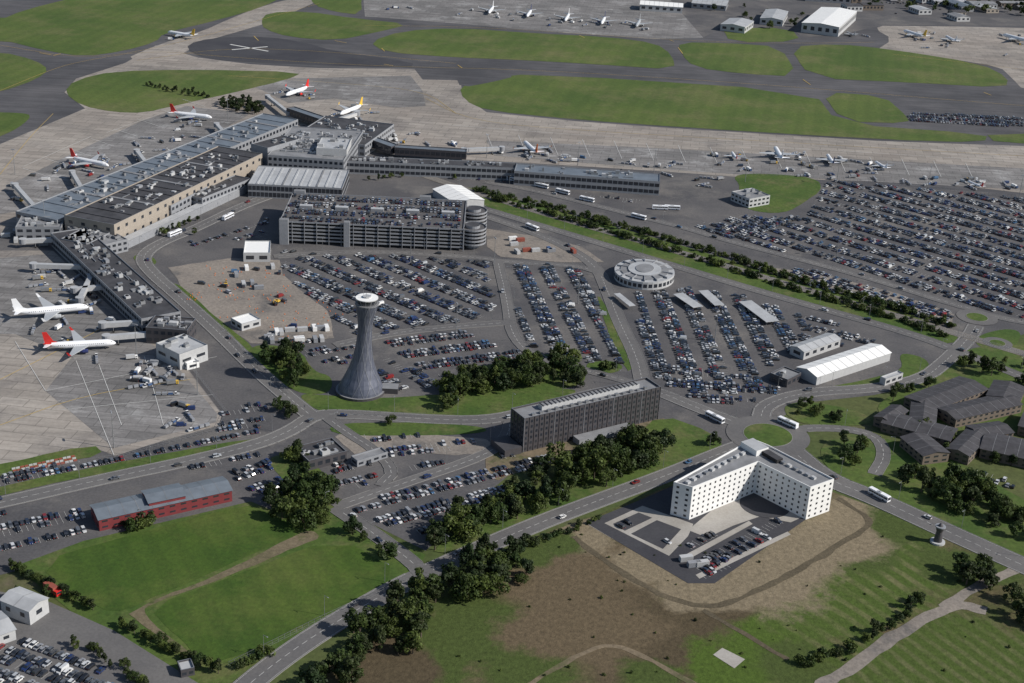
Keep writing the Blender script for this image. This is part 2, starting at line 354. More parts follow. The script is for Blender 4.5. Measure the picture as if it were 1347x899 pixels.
# foreground fields
sheet('field',[(200,1010),(390,905),(470,850),(590,765),(700,708),(790,676),(880,640),(960,606),(1075,640),(1150,668),(1240,705),(1347,752),(1600,860),(1700,1200),(200,1200)],'field',Z3)
sheet('grass',[(20,745),(110,712),(330,660),(400,690),(450,676),(560,730),(545,758),(480,800),(300,900),(250,930),(150,860),(100,810)],'lawn',Z3)
sheet('playing_field',[(45,741),(180,702),(322,664),(348,672),(402,700),(350,722),(190,793),(150,808),(110,790)],'pitch',Z4+.03,1,rag=1)
sheet('playing_field',[(196,800),(300,760),(445,706),(535,760),(420,812),(292,874),(262,868),(225,830)],'pitch',Z4+.03,1,rag=1)
sheet('path',[(168,805),(300,751),(392,704),(410,698),(425,708),(400,716),(310,754),(200,796),(190,803),(200,818),(235,850),(262,868),(252,871),(205,836),(182,816)],'pathdirt',Z4+.05,1,rag=1.4)
def strip(name,px,w,mat,z,sm=2,wob=0):
    p=chaikin(PP(px),sm,False); mb=MB(); q=[]
    if wob:
        q2=[]
        for a,b in zip(p,p[1:]):
            n=max(1,int((b-a).length/4)); q2+=[a.lerp(b,k/n) for k in range(n)]
        p=q2
    for i,a in enumerate(p):
        d=(p[min(i+1,len(p)-1)]-p[max(i-1,0)]).normalized(); n=Vector((-d.y,d.x,0))
        l=w/2*(1+wob*mn.noise(a*.12)); r=w/2*(1+wob*mn.noise(a*.12+Vector((50,9,3)))); q.append((a-n*l,a+n*r))
    for (a,b),(c,d) in zip(q,q[1:]): mb.face([(a.x,a.y,z),(c.x,c.y,z),(d.x,d.y,z),(b.x,b.y,z)],mat)
    return mb.obj(name)
strip('dirt_track',[(755,706),(800,742),(860,780),(920,800),(960,795),(1050,752),(1110,712),(1150,690),(1130,672),(1098,655)],3.2,'darkdirt',Z5,wob=1)
strip('dirt_track',[(925,803),(985,838),(1040,870)],2.6,'darkdirt',Z5+.01,wob=1)
strip('gravel_track',[(690,905),(750,868),(800,845),(850,865),(920,905)],2.4,'dirt',Z5+.02,wob=1)
strip('gravel_track',[(1080,905),(1130,870),(1180,835),(1230,806),(1265,795),(1300,805)],6,'tan',Z5+.03,wob=.6)
strip('gravel_track',[(1240,800),(1290,770),(1347,745)],5,'tan',Z5+.035,wob=.6)
sheet('concrete_pad',[(938,862),(950,853),(980,868),(966,880)],'paving',Z5+.04)
# hotel forecourt
sheet('car_park_surface',[(770,688),(850,655),(885,640),(1000,625),(1080,655),(1080,670),(940,768),(905,768)],'asphdark',Z4+.05)
sheet('pavement',[(795,689),(845,666),(912,690),(905,706),(880,732)],'paving',Z5+.04)
sheet('car_park_surface',[(806,690),(840,675),(858,682),(822,699)],'asphdark',Z5+.07)
sheet('car_park_surface',[(830,703),(864,685),(896,697),(872,723)],'asphdark',Z5+.07)
sheet('pavement',[(905,698),(960,652),(985,638),(1062,650),(1066,676),(1040,688),(1000,680),(965,692),(930,708)],'paving',Z5+.04)
sheet('pavement',[(895,734),(985,686),(990,690),(901,739)],'paving',Z5+.045)
sheet('pavement',[(915,757),(1036,700),(1040,704),(920,762)],'paving',Z5+.045)
sheet('pavement',[(772,690),(796,680),(930,764),(908,768)],'paving',Z5-.0)
sheet('yard',[(-100,760),(60,790),(150,830),(262,900),(300,960),(-100,1000)],'road',Z4)
# ---------------------------------------------------------------- roads
roads=[
 ([(290,935),(345,885),(420,832),(500,785),(548,760),(600,736),(700,692),(790,658),(880,625),(945,598),(988,582)],11),
 ([(1038,590),(1085,630),(1150,655),(1240,697),(1347,745),(1450,790)],14),
 ([(-200,706),(0,662),(130,632),(250,607),(340,585),(385,566),(410,548),(440,544),(560,552),(640,554),(700,541),(800,512),(860,513),(900,530),(940,546),(985,562)],10),
 ([(410,548),(375,520),(335,485),(285,435),(235,390),(200,360),(185,340),(205,322),(260,300),(310,275),(355,258)],10),
 ([(846,508),(838,470),(815,425),(800,385),(785,350),(740,322),(690,302),(640,285)],9),
 ([(640,276),(720,300),(820,330),(900,354),(1000,384),(1100,412),(1200,440),(1260,462),(1347,497),(1450,540)],9),
 ([(1000,552),(1006,532),(1060,516),(1150,512),(1215,499),(1245,475),(1275,445),(1284,428)],10),
 ([(1283,408),(1250,400),(1150,368),(1050,341),(960,318),(900,300),(860,290),(780,270),(700,250),(640,240)],8),
 ([(1300,415),(1347,425),(1450,440)],8),
 ([(1035,570),(1060,563),(1120,565),(1155,576),(1165,600),(1150,625)],7),
 ([(555,755),(545,742),(500,708),(440,668)],8),
 ([(440,668),(520,640),(640,600),(668,575),(672,552)],7),
 ([(500,640),(520,620),(490,590),(460,572),(430,550)],6),
 ([(655,345),(668,400),(672,440),(700,470),(780,490),(846,508)],7),
 ([(360,338),(480,330),(640,340),(660,345),(760,350),(790,360)],7),
 ([(440,455),(520,438),(600,430),(668,425)],7),
]
RP=[(chaikin(PP(p),2,False),w) for p,w in roads]
def segd(x,y,a,b):
    dx=b.x-a.x;dy=b.y-a.y;t=((x-a.x)*dx+(y-a.y)*dy)/max(dx*dx+dy*dy,1e-9);t=max(0,min(1,t))
    return math.hypot(a.x+dx*t-x,a.y+dy*t-y)
def onroad(x,y,skip=-1,mar=0):
    for i,(p,w) in enumerate(RP):
        if i==skip: continue
        for a,b in zip(p,p[1:]):
            if abs(a.x-x)>150 and abs(b.x-x)>150: continue
            if segd(x,y,a,b)<w/2+mar: return True
    return False
RC=P(1010,573); R2=P(1285,418)
rounds=[(RC,13,22),(R2,7,13),(P(1312,452),5,9)]
def inround(x,y,m=0): return any(math.hypot(c.x-x,c.y-y)<r2+m for c,r1,r2 in rounds)
def resample(p,step):
    out=[];acc=0
    for a,b in zip(p,p[1:]):
        l=(b-a).length;t=0
        while acc+ (l-t)>=step:
            t+=step-acc; acc=0; out.append((a.lerp(b,t/l),(b-a).normalized()))
        acc+=l-t
    return out
for ri,(p,w) in enumerate(RP):
    z=Z5+.05+ri*.006; mb=MB(); q=[]
    for i,a in enumerate(p):
        d=(p[min(i+1,len(p)-1)]-p[max(i-1,0)]).normalized(); n=Vector((-d.y,d.x,0)); q.append((a-n*w/2,a+n*w/2))
    for (a,b),(c,d) in zip(q,q[1:]): mb.face([(a.x,a.y,z),(c.x,c.y,z),(d.x,d.y,z),(b.x,b.y,z)],'road')
    for c,d in resample(p,5):
        n=Vector((-d.y,d.x,0))
        for s in (-1,1):
            k=c+n*s*(w/2+.1)
            if not onroad(k.x,k.y,ri,.6) and not inround(k.x,k.y): mb.box(k,d,5.0,.2,0,z+.1,'kerb')
            k=c+n*s*(w/2-.45)
            if w>9.5 and not onroad(k.x,k.y,ri,.6) and not inround(k.x,k.y):
                a=k-d*2.5;b=k+d*2.5;m=n*.05
                mb.face([(*(a-m)[:2],z+.012),(*(b-m)[:2],z+.012),(*(b+m)[:2],z+.012),(*(a+m)[:2],z+.012)],'white')
        if not onroad(c.x,c.y,ri,1) and not inround(c.x,c.y):
            a=c-d*1.5;b=c+d*1.5;m=n*.08
            mb.face([(*(a-m)[:2],z+.012),(*(b-m)[:2],z+.012),(*(b+m)[:2],z+.012),(*(a+m)[:2],z+.012)],'white')
    mb.obj('road')
for c,r1,r2 in rounds:
    mb=MB(); n=48
    for i in range(n):
        a=2*math.pi*i/n;b=2*math.pi*(i+1)/n
        f=lambda r,t,z:(c.x+r*math.cos(t),c.y+r*math.sin(t),z)
        mb.face([f(r1,a,Z6+.03),f(r2,a,Z6+.03),f(r2,b,Z6+.03),f(r1,b,Z6+.03)],'road')
        mb.face([f(r1,a,Z6+.03),f(r1,b,Z6+.03),f(r1,b,Z6+.15),f(r1,a,Z6+.15)],'kerb')
        mb.face([f(r1-.3,a,Z6+.15),f(r1,a,Z6+.15),f(r1,b,Z6+.15),f(r1-.3,b,Z6+.15)],'kerb')
        mb.face([f(0,0,Z6+.15),f(r1-.3,a,Z6+.15),f(r1-.3,b,Z6+.15)],'lawn')
    mb.obj('roundabout')
mb=MB(); c=P(1006,665); mb.cyl(c,12,0,Z6+.02,'asphdark',40); mb.obj('turning_circle')
# railway
rl=chaikin(PP([(560,232),(600,246),(700,277),(800,306),(900,334),(1050,379),(1200,422),(1347,466),(1450,497)]),2,False)
mb=MB()
for a,b in zip(rl,rl[1:]):
    d=(b-a).normalized(); n=Vector((-d.y,d.x,0))
    for off,w,m,z in ((0,9,'ballast',Z5+.1),(-2.6,.16,'metal',Z5+.3),(-1.1,.16,'metal',Z5+.3),(1.1,.16,'metal',Z5+.3),(2.6,.16,'metal',Z5+.3)):
        x=n*(off-w/2);y=n*(off+w/2)
        mb.face([(*(a+x)[:2],z),(*(b+x)[:2],z),(*(b+y)[:2],z),(*(a+y)[:2],z)],m)
for c,d in resample(rl,1.4): mb.box(c+Vector((-d.y,d.x,0))*1.85,d,.3,2.4,0,Z5+.2,'kerb'); mb.box(c-Vector((-d.y,d.x,0))*1.85,d,.3,2.4,0,Z5+.2,'kerb')
mb.obj('tram_track')
mpole=MB(); mpole.cyl((0,0),.14,0,7,'metal',6); mpole.box((0,1.6),(0,1),3.4,.1,6.2,6.35,'metal'); mpole.box((0,-1.6),(0,1),3.4,.1,6.2,6.35,'metal'); mpm=mpole.mesh('mast')
for c,d in resample(rl,38): inst('tram_catenary_mast',mpm,(c.x,c.y,0.1),math.atan2(d.y,d.x))
# ---------------------------------------------------------------- buildings
def rect(A,B,C,h):
    a=P(*A,h);b=P(*B,h);c=P(*C,h)
    ex=(b-a);ex.z=0;ln=ex.length;ex.normalize();ey=Vector((-ex.y,ex.x,0))
    dd=(c-a).dot(ey)
    return ccw([a,b,b+ey*dd,a+ey*dd])
def windows(mb,a,b,z0,z1,floors,bay,wf=.55,hf=.5,k='glass',off=.06):
    a=Vector(a[:2]);b=Vector(b[:2]);d=b-a;l=d.length
    if l<bay or not floors: return
    d/=l;n=Vector((d.y,-d.x))*off;nb=int(l/bay);bw=l/nb;fh=(z1-z0)/floors
    for f in range(floors):
        zz=z0+f*fh+fh*(1-hf)*.55
        for i in range(nb):
            s=a+d*(i*bw+bw*(1-wf)/2)+n;e=s+d*bw*wf
            mb.face([(s.x,s.y,zz),(e.x,e.y,zz),(e.x,e.y,zz+fh*hf),(s.x,s.y,zz+fh*hf)],k)
def building(name,poly,h,wall='wlight',roof='rgrey',floors=2,bay=4,wf=.6,hf=.45,parapet=.7,plant=0,z0=0,block=True,ribs=0,wk='glass'):
    poly=ccw([Vector((p[0],p[1])) for p in poly])
    cx=sum(p.x for p in poly)/len(poly);cy=sum(p.y for p in poly)/len(poly)
    e=empty(name,(cx,cy))
    if block: addblock([tuple(p) for p in poly])
    w=MB();n=len(poly);inn=inset(poly,.35)
    for i in range(n):
        a=poly[i];b=poly[(i+1)%n];c=inn[i];d=inn[(i+1)%n];t=h+parapet
        w.face([(a.x,a.y,z0),(b.x,b.y,z0),(b.x,b.y,t),(a.x,a.y,t)],wall)
        w.face([(a.x,a.y,t),(b.x,b.y,t),(d.x,d.y,t),(c.x,c.y,t)],'metal' if wall!='wwhite' else 'wwhite')
        w.face([(d.x,d.y,h-.2),(c.x,c.y,h-.2),(c.x,c.y,t),(d.x,d.y,t)],wall)
    if z0>0: w.face([(p.x,p.y,z0) for p in reversed(poly)],wall)
    w.obj('walls',e)
    r=MB(); r.face([(p.x,p.y,h) for p in inset(poly,.3)],roof)
    if ribs:
        a,b,c,d=poly[:4]
        lx=(b-a).length; ly=(d-a).length
        if lx>=ly: u=(b-a)/lx; v=(d-a)
        else: u=(d-a)/ly; v=(b-a); lx=ly
        k=int(lx/ribs)
        for i in range(1,k): r.box(a+u*(i*lx/k)+v/2,v.normalized(),v.length*.9,ribs*.2,h,h+.5,roof if i%4 else 'rgrey')
    r.obj('roof',e)
    g_=MB()
    if floors:
        for i in range(n): windows(g_,poly[i],poly[(i+1)%n],z0+.3,h,floors,bay,wf,hf,wk)
    g_.obj('windows',e)
    if plant:
        pl=MB(); a,b,d=poly[0],poly[1],poly[-1]; u=(b-a);v=(d-a)
        for i in range(plant):
            s=U(.08,.92);t=U(.15,.85);q=a+u*s+v*t
            if not inpoly(q.x,q.y,inset(poly,2)): continue
            sx=U(1.2,5);sy=U(1.2,3.5);hh=U(.6,2.4)
            k=random.choice(['wlight','metal','rgrey','rlight','wgrey'])
            pl.box(q,u,sx,sy,h,h+hh,k)
            if R_()<.4: pl.cyl(q,min(sx,sy)*.35,h+hh,h+hh+.4,'dark',8)
        for i in range(plant//6):
            s=U(.1,.8);t=U(.1,.9);q=a+u*s+v*t
            if inpoly(q.x,q.y,inset(poly,5)): pl.box(q,u,U(6,9),.6,h+.2,h+.7,'metal')
        pl.obj('roof_plant',e)
    return e
def bx(name,A,B,C,h,**k): return building(name,rect(A,B,C,h),h,**k)
def gable(name,A,B,C,h,rise,wall,roof,floors=1,bay=5,wf=.5,hf=.4,world=None):
    p=world or rect(A,B,C,h); p=[Vector(q[:2]) for q in p]
    if (p[1]-p[0]).length<(p[2]-p[1]).length: p=p[1:]+p[:1]
    e=empty(name,(p[0]+p[2])/2); addblock([tuple(q) for q in p])
    w=MB();
    for i in range(4):
        a=p[i];b=p[(i+1)%4]; w.face([(a.x,a.y,0),(b.x,b.y,0),(b.x,b.y,h),(a.x,a.y,h)],wall)
    m1=(p[1]+p[2])/2;m2=(p[3]+p[0])/2
    w.face([(p[1].x,p[1].y,h),(p[2].x,p[2].y,h),(m1.x,m1.y,h+rise)],wall)
    w.face([(p[3].x,p[3].y,h),(p[0].x,p[0].y,h),(m2.x,m2.y,h+rise)],wall)
    w.obj('walls',e)
    r=MB(); u=(p[1]-p[0]).normalized(); v=(p[3]-p[0]); dv=v.length; v=v/dv; k=rise/(dv/2); o=.5
    A0=p[0]-u*o-v*o;B0=p[1]+u*o-v*o;A1=p[3]-u*o+v*o;B1=p[2]+u*o+v*o;M1=m1+u*o;M2=m2-u*o
    r.face([(A0.x,A0.y,h-o*k+.05),(B0.x,B0.y,h-o*k+.05),(M1.x,M1.y,h+rise+.05),(M2.x,M2.y,h+rise+.05)],roof)
    r.face([(B1.x,B1.y,h-o*k+.05),(A1.x,A1.y,h-o*k+.05),(M2.x,M2.y,h+rise+.05),(M1.x,M1.y,h+rise+.05)],roof)
    ln=(p[1]-p[0]).length;nn=int(ln/6)
    for i in range(1,nn):
        q=M2.lerp(M1,i/nn)
        for s in (A0.lerp(B0,i/nn),A1.lerp(B1,i/nn)):
            t=u*.1
            r.face([(*(s-t),h-o*k+.13),(*(s+t),h-o*k+.13),(*(q+t),h+rise+.13),(*(q-t),h+rise+.13)],'rgrey')
    r.obj('roof',e)
    g_=MB()
    for i in range(4): windows(g_,p[i],p[(i+1)%4],.3,h,floors,bay,wf,hf)
    g_.obj('windows',e)
    return e
# terminal
bx('terminal_building',(75,291),(392,158),(36,273),11,roof='rblue',floors=2,bay=5,ribs=14,wall='wgrey',plant=60)
bx('terminal_building',(150,297),(345,203),(96,279),15,wall='wbrown',roof='rdark',floors=2,bay=9,wf=.3,hf=.3,ribs=12,plant=60)
bx('terminal_building',(115,322),(215,272),(95,308),9,wall='wgrey',roof='rgrey',floors=2,bay=5,plant=26)
bx('terminal_building',(225,272),(345,208),(212,262),10,wall='wgrey',roof='rgrey',floors=2,bay=5,plant=24)
bx('terminal_canopy',(160,322),(330,243),(152,317),5,wall='wgrey',roof='rlight',floors=0,parapet=.2)
bx('terminal_building',(352,205),(452,212),(372,166),15,wall='wgrey',roof='rgrey',floors=3,bay=4,plant=100)
bx('terminal_building',(416,196),(456,198),(428,182),20,wall='wlight',roof='rlight',floors=0,bay=4,plant=6,hf=.3)
bx('terminal_building',(326,243),(450,249),(345,219),10,wall='wgrey',roof='rlight',floors=2,bay=3,wf=.85,hf=.7,ribs=6)
bx('terminal_building',(385,180),(480,192),(400,150),10,wall='wgrey',roof='rdark',floors=2,bay=5,plant=40)
bx('terminal_building',(266,262),(330,236),(262,250),9,wall='wgrey',roof='rdark',floors=2,bay=4,plant=12)
bx('terminal_building',(20,300),(80,300),(5,285),9,wall='wgrey',roof='rgrey',floors=2,bay=5,plant=20)
bx('terminal_building',(330,190),(352,196),(345,172),18,wall='wgrey',roof='rdark',floors=0,plant=5)
def pier(name,pts,w,h,wall,roof,**k):
    for (a,b) in zip(pts,pts[1:]):
        a=P(*a,h);b=P(*b,h);d=(b-a).normalized();n=Vector((-d.y,d.x,0))*w/2
        building(name,[a-n,b-n,b+n,a+n],h,wall=wall,roof=roof,**k)
pier('pier_walkway',[(382,142),(430,158),(478,178),(520,193),(614,199)],9,9,'wdark','rblue',floors=1,bay=4,wf=.8,hf=.5,z0=3,block=False)
pier('pier_building',[(447,209),(680,219)],15,10,'wgrey','rdark',floors=2,bay=4,wf=.85,hf=.5,plant=40)
pier('pier_building',[(678,221),(868,235)],21,11,'wgrey','rblue',floors=2,bay=4,wf=.85,hf=.5,plant=24)
pier('pier_building',[(90,304),(212,416)],24,9,'wgrey','rdark',floors=2,bay=4,wf=.8,hf=.5,plant=70)
pier('pier_building',[(198,424),(252,428)],18,9.5,'wdark','rdark',floors=2,bay=4,plant=16)
pier('pier_building',[(106,296),(150,320)],20,8,'wgrey','rgrey',floors=2,bay=4,plant=16)
bx('apron_building',(236,468),(273,455),(222,447),9,wall='wlight',roof='rlight',floors=1,bay=9,hf=.2,plant=6)
bx('apron_building',(246,480),(262,476),(240,474),3.5,wall='wwhite',roof='rwhite',floors=1,bay=4)
bx('site_office_building',(320,334),(355,334),(322,318),6,wall='wlight',roof='rwhite',floors=1,bay=6)
bx('site_office_building',(318,428),(343,421),(313,417),4,wall='wlight',roof='rwhite',floors=1,bay=5)
gable('tent_hall',(600,268),(637,263),(568,249),6,2.2,'wlight','rwhite',0)
bx('utility_building',(986,263),(1013,258),(968,252),7,wall='wlight',roof='rgrey',floors=2,bay=4,plant=4)
gable('marquee_hall',(1075,496),(1172,464),(1052,482),5.5,2.0,'wlight','rwhite',0)
gable('storage_shed',(1058,463),(1106,446),(1043,454),5.5,1.4,'wlight','rlight',1,6)
bx('car_rental_office',(1036,501),(1054,492),(1022,488),4.5,wall='wdark',roof='rgrey',floors=1,bay=4,plant=3)
bx('car_rental_office',(1165,500),(1188,492),(1160,496),4,wall='wlight',roof='rlight',floors=1,bay=4)
for q in (((912,405),(925,403),(900,385)),((940,402),(953,401),(927,382)),((1008,424),(1025,422),(990,395)),((828,403),(836,402),(820,385))):
    p=rect(*q,3.2); p=[Vector(a[:2]) for a in p]; c=(p[0]+p[2])/2; e=empty('car_port_canopy',c)
    mb=MB(); mb.prism(p,3.0,3.25,'wlight','rlight',bottom=True); mb.obj('roof',e)
    mb=MB()
    for a in inset(p,1.0): mb.cyl(a,.12,0,3.0,'metal',6)
    mb.obj('posts',e)
bx('office_building',(406,608),(456,595),(394,588),5,wall='wdark',roof='rdark',floors=1,bay=4,plant=12)
bx('portable_office',(470,608),(510,596),(466,600),3,wall='wgrey',roof='rgrey',floors=1,bay=4)
for A,B,C in (((1228,540),(1300,512),(1196,520)),((1258,552),(1345,532),(1240,535)),((1298,520),(1340,530),(1320,503)),((1160,556),(1250,580),(1175,542)),((1290,590),(1420,620),(1310,570)),((1245,590),(1275,600),(1290,565)),((1185,575),(1215,600),(1215,568)),((1196,556),(1230,562),(1215,530)),((1270,560),(1290,575),(1310,552)),((1340,560),(1420,580),(1360,540)),((1150,548),(1172,556),(1180,535))):
    gable('courtyard_office_block',A,B,C,5.5,1.5,'wbrick','rbrown',2,4)
gable('warehouse',(38,804),(63,787),(8,784),7,1.4,'wlight','rlight',1,6,.3,.3)
gable('warehouse',(-30,846),(20,828),(-56,824),5,1.2,'wlight','rlight',1,6,.3,.3)
bx('gatehouse',(238,884),(256,880),(232,872),3,wall='wdark',roof='rlight',floors=1,bay=2)
gable('red_shed',(130,684),(305,645),(117,665),6,1.6,'wred','rblue',2,5,.5,.3)
gable('red_shed',(196,662),(244,652),(186,646),8,1.2,'wred','rblue',1,5,.5,.3)
for A,B,C,h,w,r in (((842,6),(898,10),(835,0),8,'wlight','rwhite'),((948,32),(980,36),(944,22),8,'wlight','rlight'),((1000,24),(1030,27),(994,11),8,'wlight','rlight'),((1055,30),(1104,36),(1034,4),12,'wlight','rwhite'),((910,4),(955,8),(905,-4),7,'wgrey','rlight'),((1060,-6),(1120,-2),(1055,-14),8,'wgrey','rlight')):
    gable('aircraft_hangar' if h==12 else 'industrial_shed',A,B,C,h,2,w,r,1,8)
sheet('yard',[(925,50),(860,-25),(1700,-50),(1700,38),(1165,33),(1150,36),(1110,45),(1055,50),(1040,36),(950,36)],'park',Z3)
ss=random.Random(5)
for i in range(70):
    u=ss.uniform(1115,1500);v=ss.uniform(-28,27)
    if v>12+(u-1100)*.03 and ss.random()<.3: continue
    c=P(u,v); a=ss.choice((.25,1.82))+ss.uniform(-.08,.08); d=Vector((math.cos(a),math.sin(a)));n=Vector((-d.y,d.x)); lx=ss.uniform(9,26);ly=ss.uniform(7,13);c2=Vector((c.x,c.y))
    if blocked(c.x,c.y): continue
    gable('industrial_shed',0,0,0,ss.uniform(4,8),1.6,ss.choice(('wgrey','wbrick','wlight','wbrown')),ss.choice(('rgrey','rbrown','rlight','rdark','rblue','rbrown')),1,5,world=[c2-d*lx-n*ly,c2+d*lx-n*ly,c2+d*lx+n*ly,c2-d*lx+n*ly])
# ---- multi storey car park
def mscp():
    h=15.5; p=[Vector(a[:2]) for a in rect((368,292),(610,303),(372,254),h)]
    c=(p[0]+p[2])/2; e=empty('multi_storey_car_park',c); addblock([tuple(a) for a in p])
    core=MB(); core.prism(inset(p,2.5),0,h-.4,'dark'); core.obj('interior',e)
    sl=MB(); n=6; fh=h/n
    inn=inset(p,.3)
    for k in range(1,n+1):
        z=k*fh; sl.prism(p,z-.35,z,'wgrey','park' if k==n else 'wgrey',bottom=True)
        for i in range(4):
            a=p[i];b=p[(i+1)%4];cc=inn[i];d=inn[(i+1)%4]
            sl.face([(a.x,a.y,z),(b.x,b.y,z),(b.x,b.y,z+.8),(a.x,a.y,z+.8)],'wgrey')
            sl.face([(d.x,d.y,z),(cc.x,cc.y,z),(cc.x,cc.y,z+.8),(d.x,d.y,z+.8)],'wgrey')
            sl.face([(a.x,a.y,z+.8),(b.x,b.y,z+.8),(d.x,d.y,z+.8),(cc.x,cc.y,z+.8)],'wgrey')
    sl.obj('decks',e)
    co=MB()
    for i in range(4):
        a=p[i];b=p[(i+1)%4];l=(b-a).length;m=int(l/8)
        nn=(b-a).normalized();out=Vector((nn.y,-nn.x))
        for j in range(m+1): co.box(a.lerp(b,j/m)+out*.25,nn,.35,.5,0,h+.7,'wgrey')
    co.obj('columns',e)
    st=MB(); u=(p[1]-p[0]).normalized(); v=(p[3]-p[0]).normalized()
    for q,w in ((p[0]+u*3-v*1,6),(p[0]+u*46-v*.5,4),(p[3]+u*5,8),(p[2]-u*30,8)):
        st.box(q,u,w,4,0,h+2.6,'wgrey','rgrey')
    for t in range(5): st.box(p[0]+u*(14+t*25)+v*31,u,9,4,h,h+2.4,'wgrey','rlight')
    st.obj('stair_towers',e)
    rm=MB(); RR=9.5
    for q in (p[1]+u*6+v*11,p[2]+u*6-v*16):
        rm.cyl(q,5,0,h+.6,'wgrey',20,kr='rdark')
        for k in range(1,n):
            z=k*fh+1.2
            rm.cyl(q,RR,z-.4,z-.38,'wgrey',28); 
            N=28
            for i in range(N):
                t0=2*math.pi*i/N;t1=2*math.pi*(i+1)/N
                f=lambda r,t,zz:(q.x+r*math.cos(t),q.y+r*math.sin(t),zz)
                rm.face([f(RR,t0,z-.4),f(RR,t1,z-.4),f(RR,t1,z+.8),f(RR,t0,z+.8)],'wgrey')
                rm.face([f(RR-.3,t1,z-.4),f(RR-.3,t0,z-.4),f(RR-.3,t0,z+.8),f(RR-.3,t1,z+.8)],'wgrey')
                rm.face([f(RR,t0,z+.8),f(RR,t1,z+.8),f(RR-.3,t1,z+.8),f(RR-.3,t0,z+.8)],'wgrey')
                rm.face([f(5,t0,z),f(RR,t0,z),f(RR,t1,z),f(5,t1,z)],'park')
        addblock([(q.x+11*math.cos(t*.5),q.y+11*math.sin(t*.5)) for t in range(13)])
    rm.obj('helical_ramps',e)
    return p,h
MS,MH=mscp()
# ---- control tower
def tower():
    c=P(474,515); e=empty('control_tower',c); LN=.062
    prof=[(0,12.6),(3,12.0),(6,10.9),(10,9.0),(15,7.0),(20,5.6),(25,4.7),(30,4.1),(36,3.8),(41,4.0),(45,4.6),(49,5.6),(51.5,6.1)]
    N=24; mb=MB()
    m,nt,b=newmat('tower_slate_panels')
    b.inputs['Roughness'].default_value=.42; b.inputs['Metallic'].default_value=.2
    pos=nt.nodes.new('ShaderNodeNewGeometry').outputs['Position']
    col=ramp(nt,noise_n(nt,pos,.4,4,.6),[(.3,(.085,.095,.13)),(.7,(.135,.145,.185))]); L(nt,col,b.inputs['Base Color'])
    M['slate']=m; M['slaterib']=plain('tower_rib_grey',(.19,.20,.23),.5)
    cx=lambda z:c.x+LN*z
    for k in range(len(prof)-1):
        z0,r0=prof[k];z1,r1=prof[k+1]
        for i in range(N):
            a=2*math.pi*i/N;bb=2*math.pi*(i+1)/N
            mb.face([(cx(z0)+r0*math.cos(a),c.y+r0*math.sin(a),z0),(cx(z0)+r0*math.cos(bb),c.y+r0*math.sin(bb),z0),(cx(z1)+r1*math.cos(bb),c.y+r1*math.sin(bb),z1),(cx(z1)+r1*math.cos(a),c.y+r1*math.sin(a),z1)],'slate')
    mb.obj('shaft',e)
    def rad(z):
        for (z0,r0),(z1,r1) in zip(prof,prof[1:]):
            if z<=z1: return r0+(r1-r0)*(z-z0)/(z1-z0)
        return prof[-1][1]
    rb=MB()
    for s in (1,-1):
        for k in range(10):
            t0=2*math.pi*k/10; steps=26; pts=[]
            for i in range(steps+1):
                z=51.5*i/steps; t=t0+s*z*.036; pts.append((t,rad(z)+.1,z))
            for (t,r,z),(t2,r2,z2) in zip(pts,pts[1:]):
                w=.16/r; w2=.16/r2
                rb.face([(cx(zz)+rr*math.cos(tt),c.y+rr*math.sin(tt),zz) for tt,rr,zz in ((t-w,r,z),(t+w,r,z),(t2+w2,r2,z2),(t2-w2,r2,z2))],'slaterib')
    rb.obj('diagonal_ribs',e)
    q=(cx(53),c.y)
    cb=MB(); cb.cyl(q,6.2,51.5,52.2,'wgrey',N,r2=6.4,kr='rgrey'); cb.cyl(q,4.9,52.2,55,'glass',N,r2=5.7); cb.cyl(q,6.0,55,55.5,'wlight',N,kr='rwhite')
    for i in range(12):
        a=2*math.pi*i/12
        cb.face([(q[0]+rr*math.cos(a+o/rr),c.y+rr*math.sin(a+o/rr),z) for rr,o,z in ((4.96,-.1,52.2),(4.96,.1,52.2),(5.76,.1,55),(5.76,-.1,55))],'wlight')
    cb.cyl(q,2.2,55.5,56.3,'wlight',12,kr='rlight')
    for o in ((-2,1),(2,1),(0,-2)): cb.cyl((q[0]+o[0],c.y+o[1]),.1,55.5,59,'metal',5)
    for i in range(N):
        a=2*math.pi*i/N;bb=2*math.pi*(i+1)/N
        cb.face([(q[0]+6.3*math.cos(a),c.y+6.3*math.sin(a),53.1),(q[0]+6.3*math.cos(bb),c.y+6.3*math.sin(bb),53.1),(q[0]+6.3*math.cos(bb),c.y+6.3*math.sin(bb),53.25),(q[0]+6.3*math.cos(a),c.y+6.3*math.sin(a),53.25)],'metal')
    cb.obj('cab',e)
    bs=MB(); bs.cyl(c,13.4,0,1.6,'wdark',32,kr='rgrey'); bs.box((c.x+16,c.y+2),(1,0),9,7,0,3.2,'wdark','rgrey'); bs.obj('base_building',e)
    addblock([(c.x+17*math.cos(t*.5),c.y+17*math.sin(t*.5)) for t in range(13)])
tower()
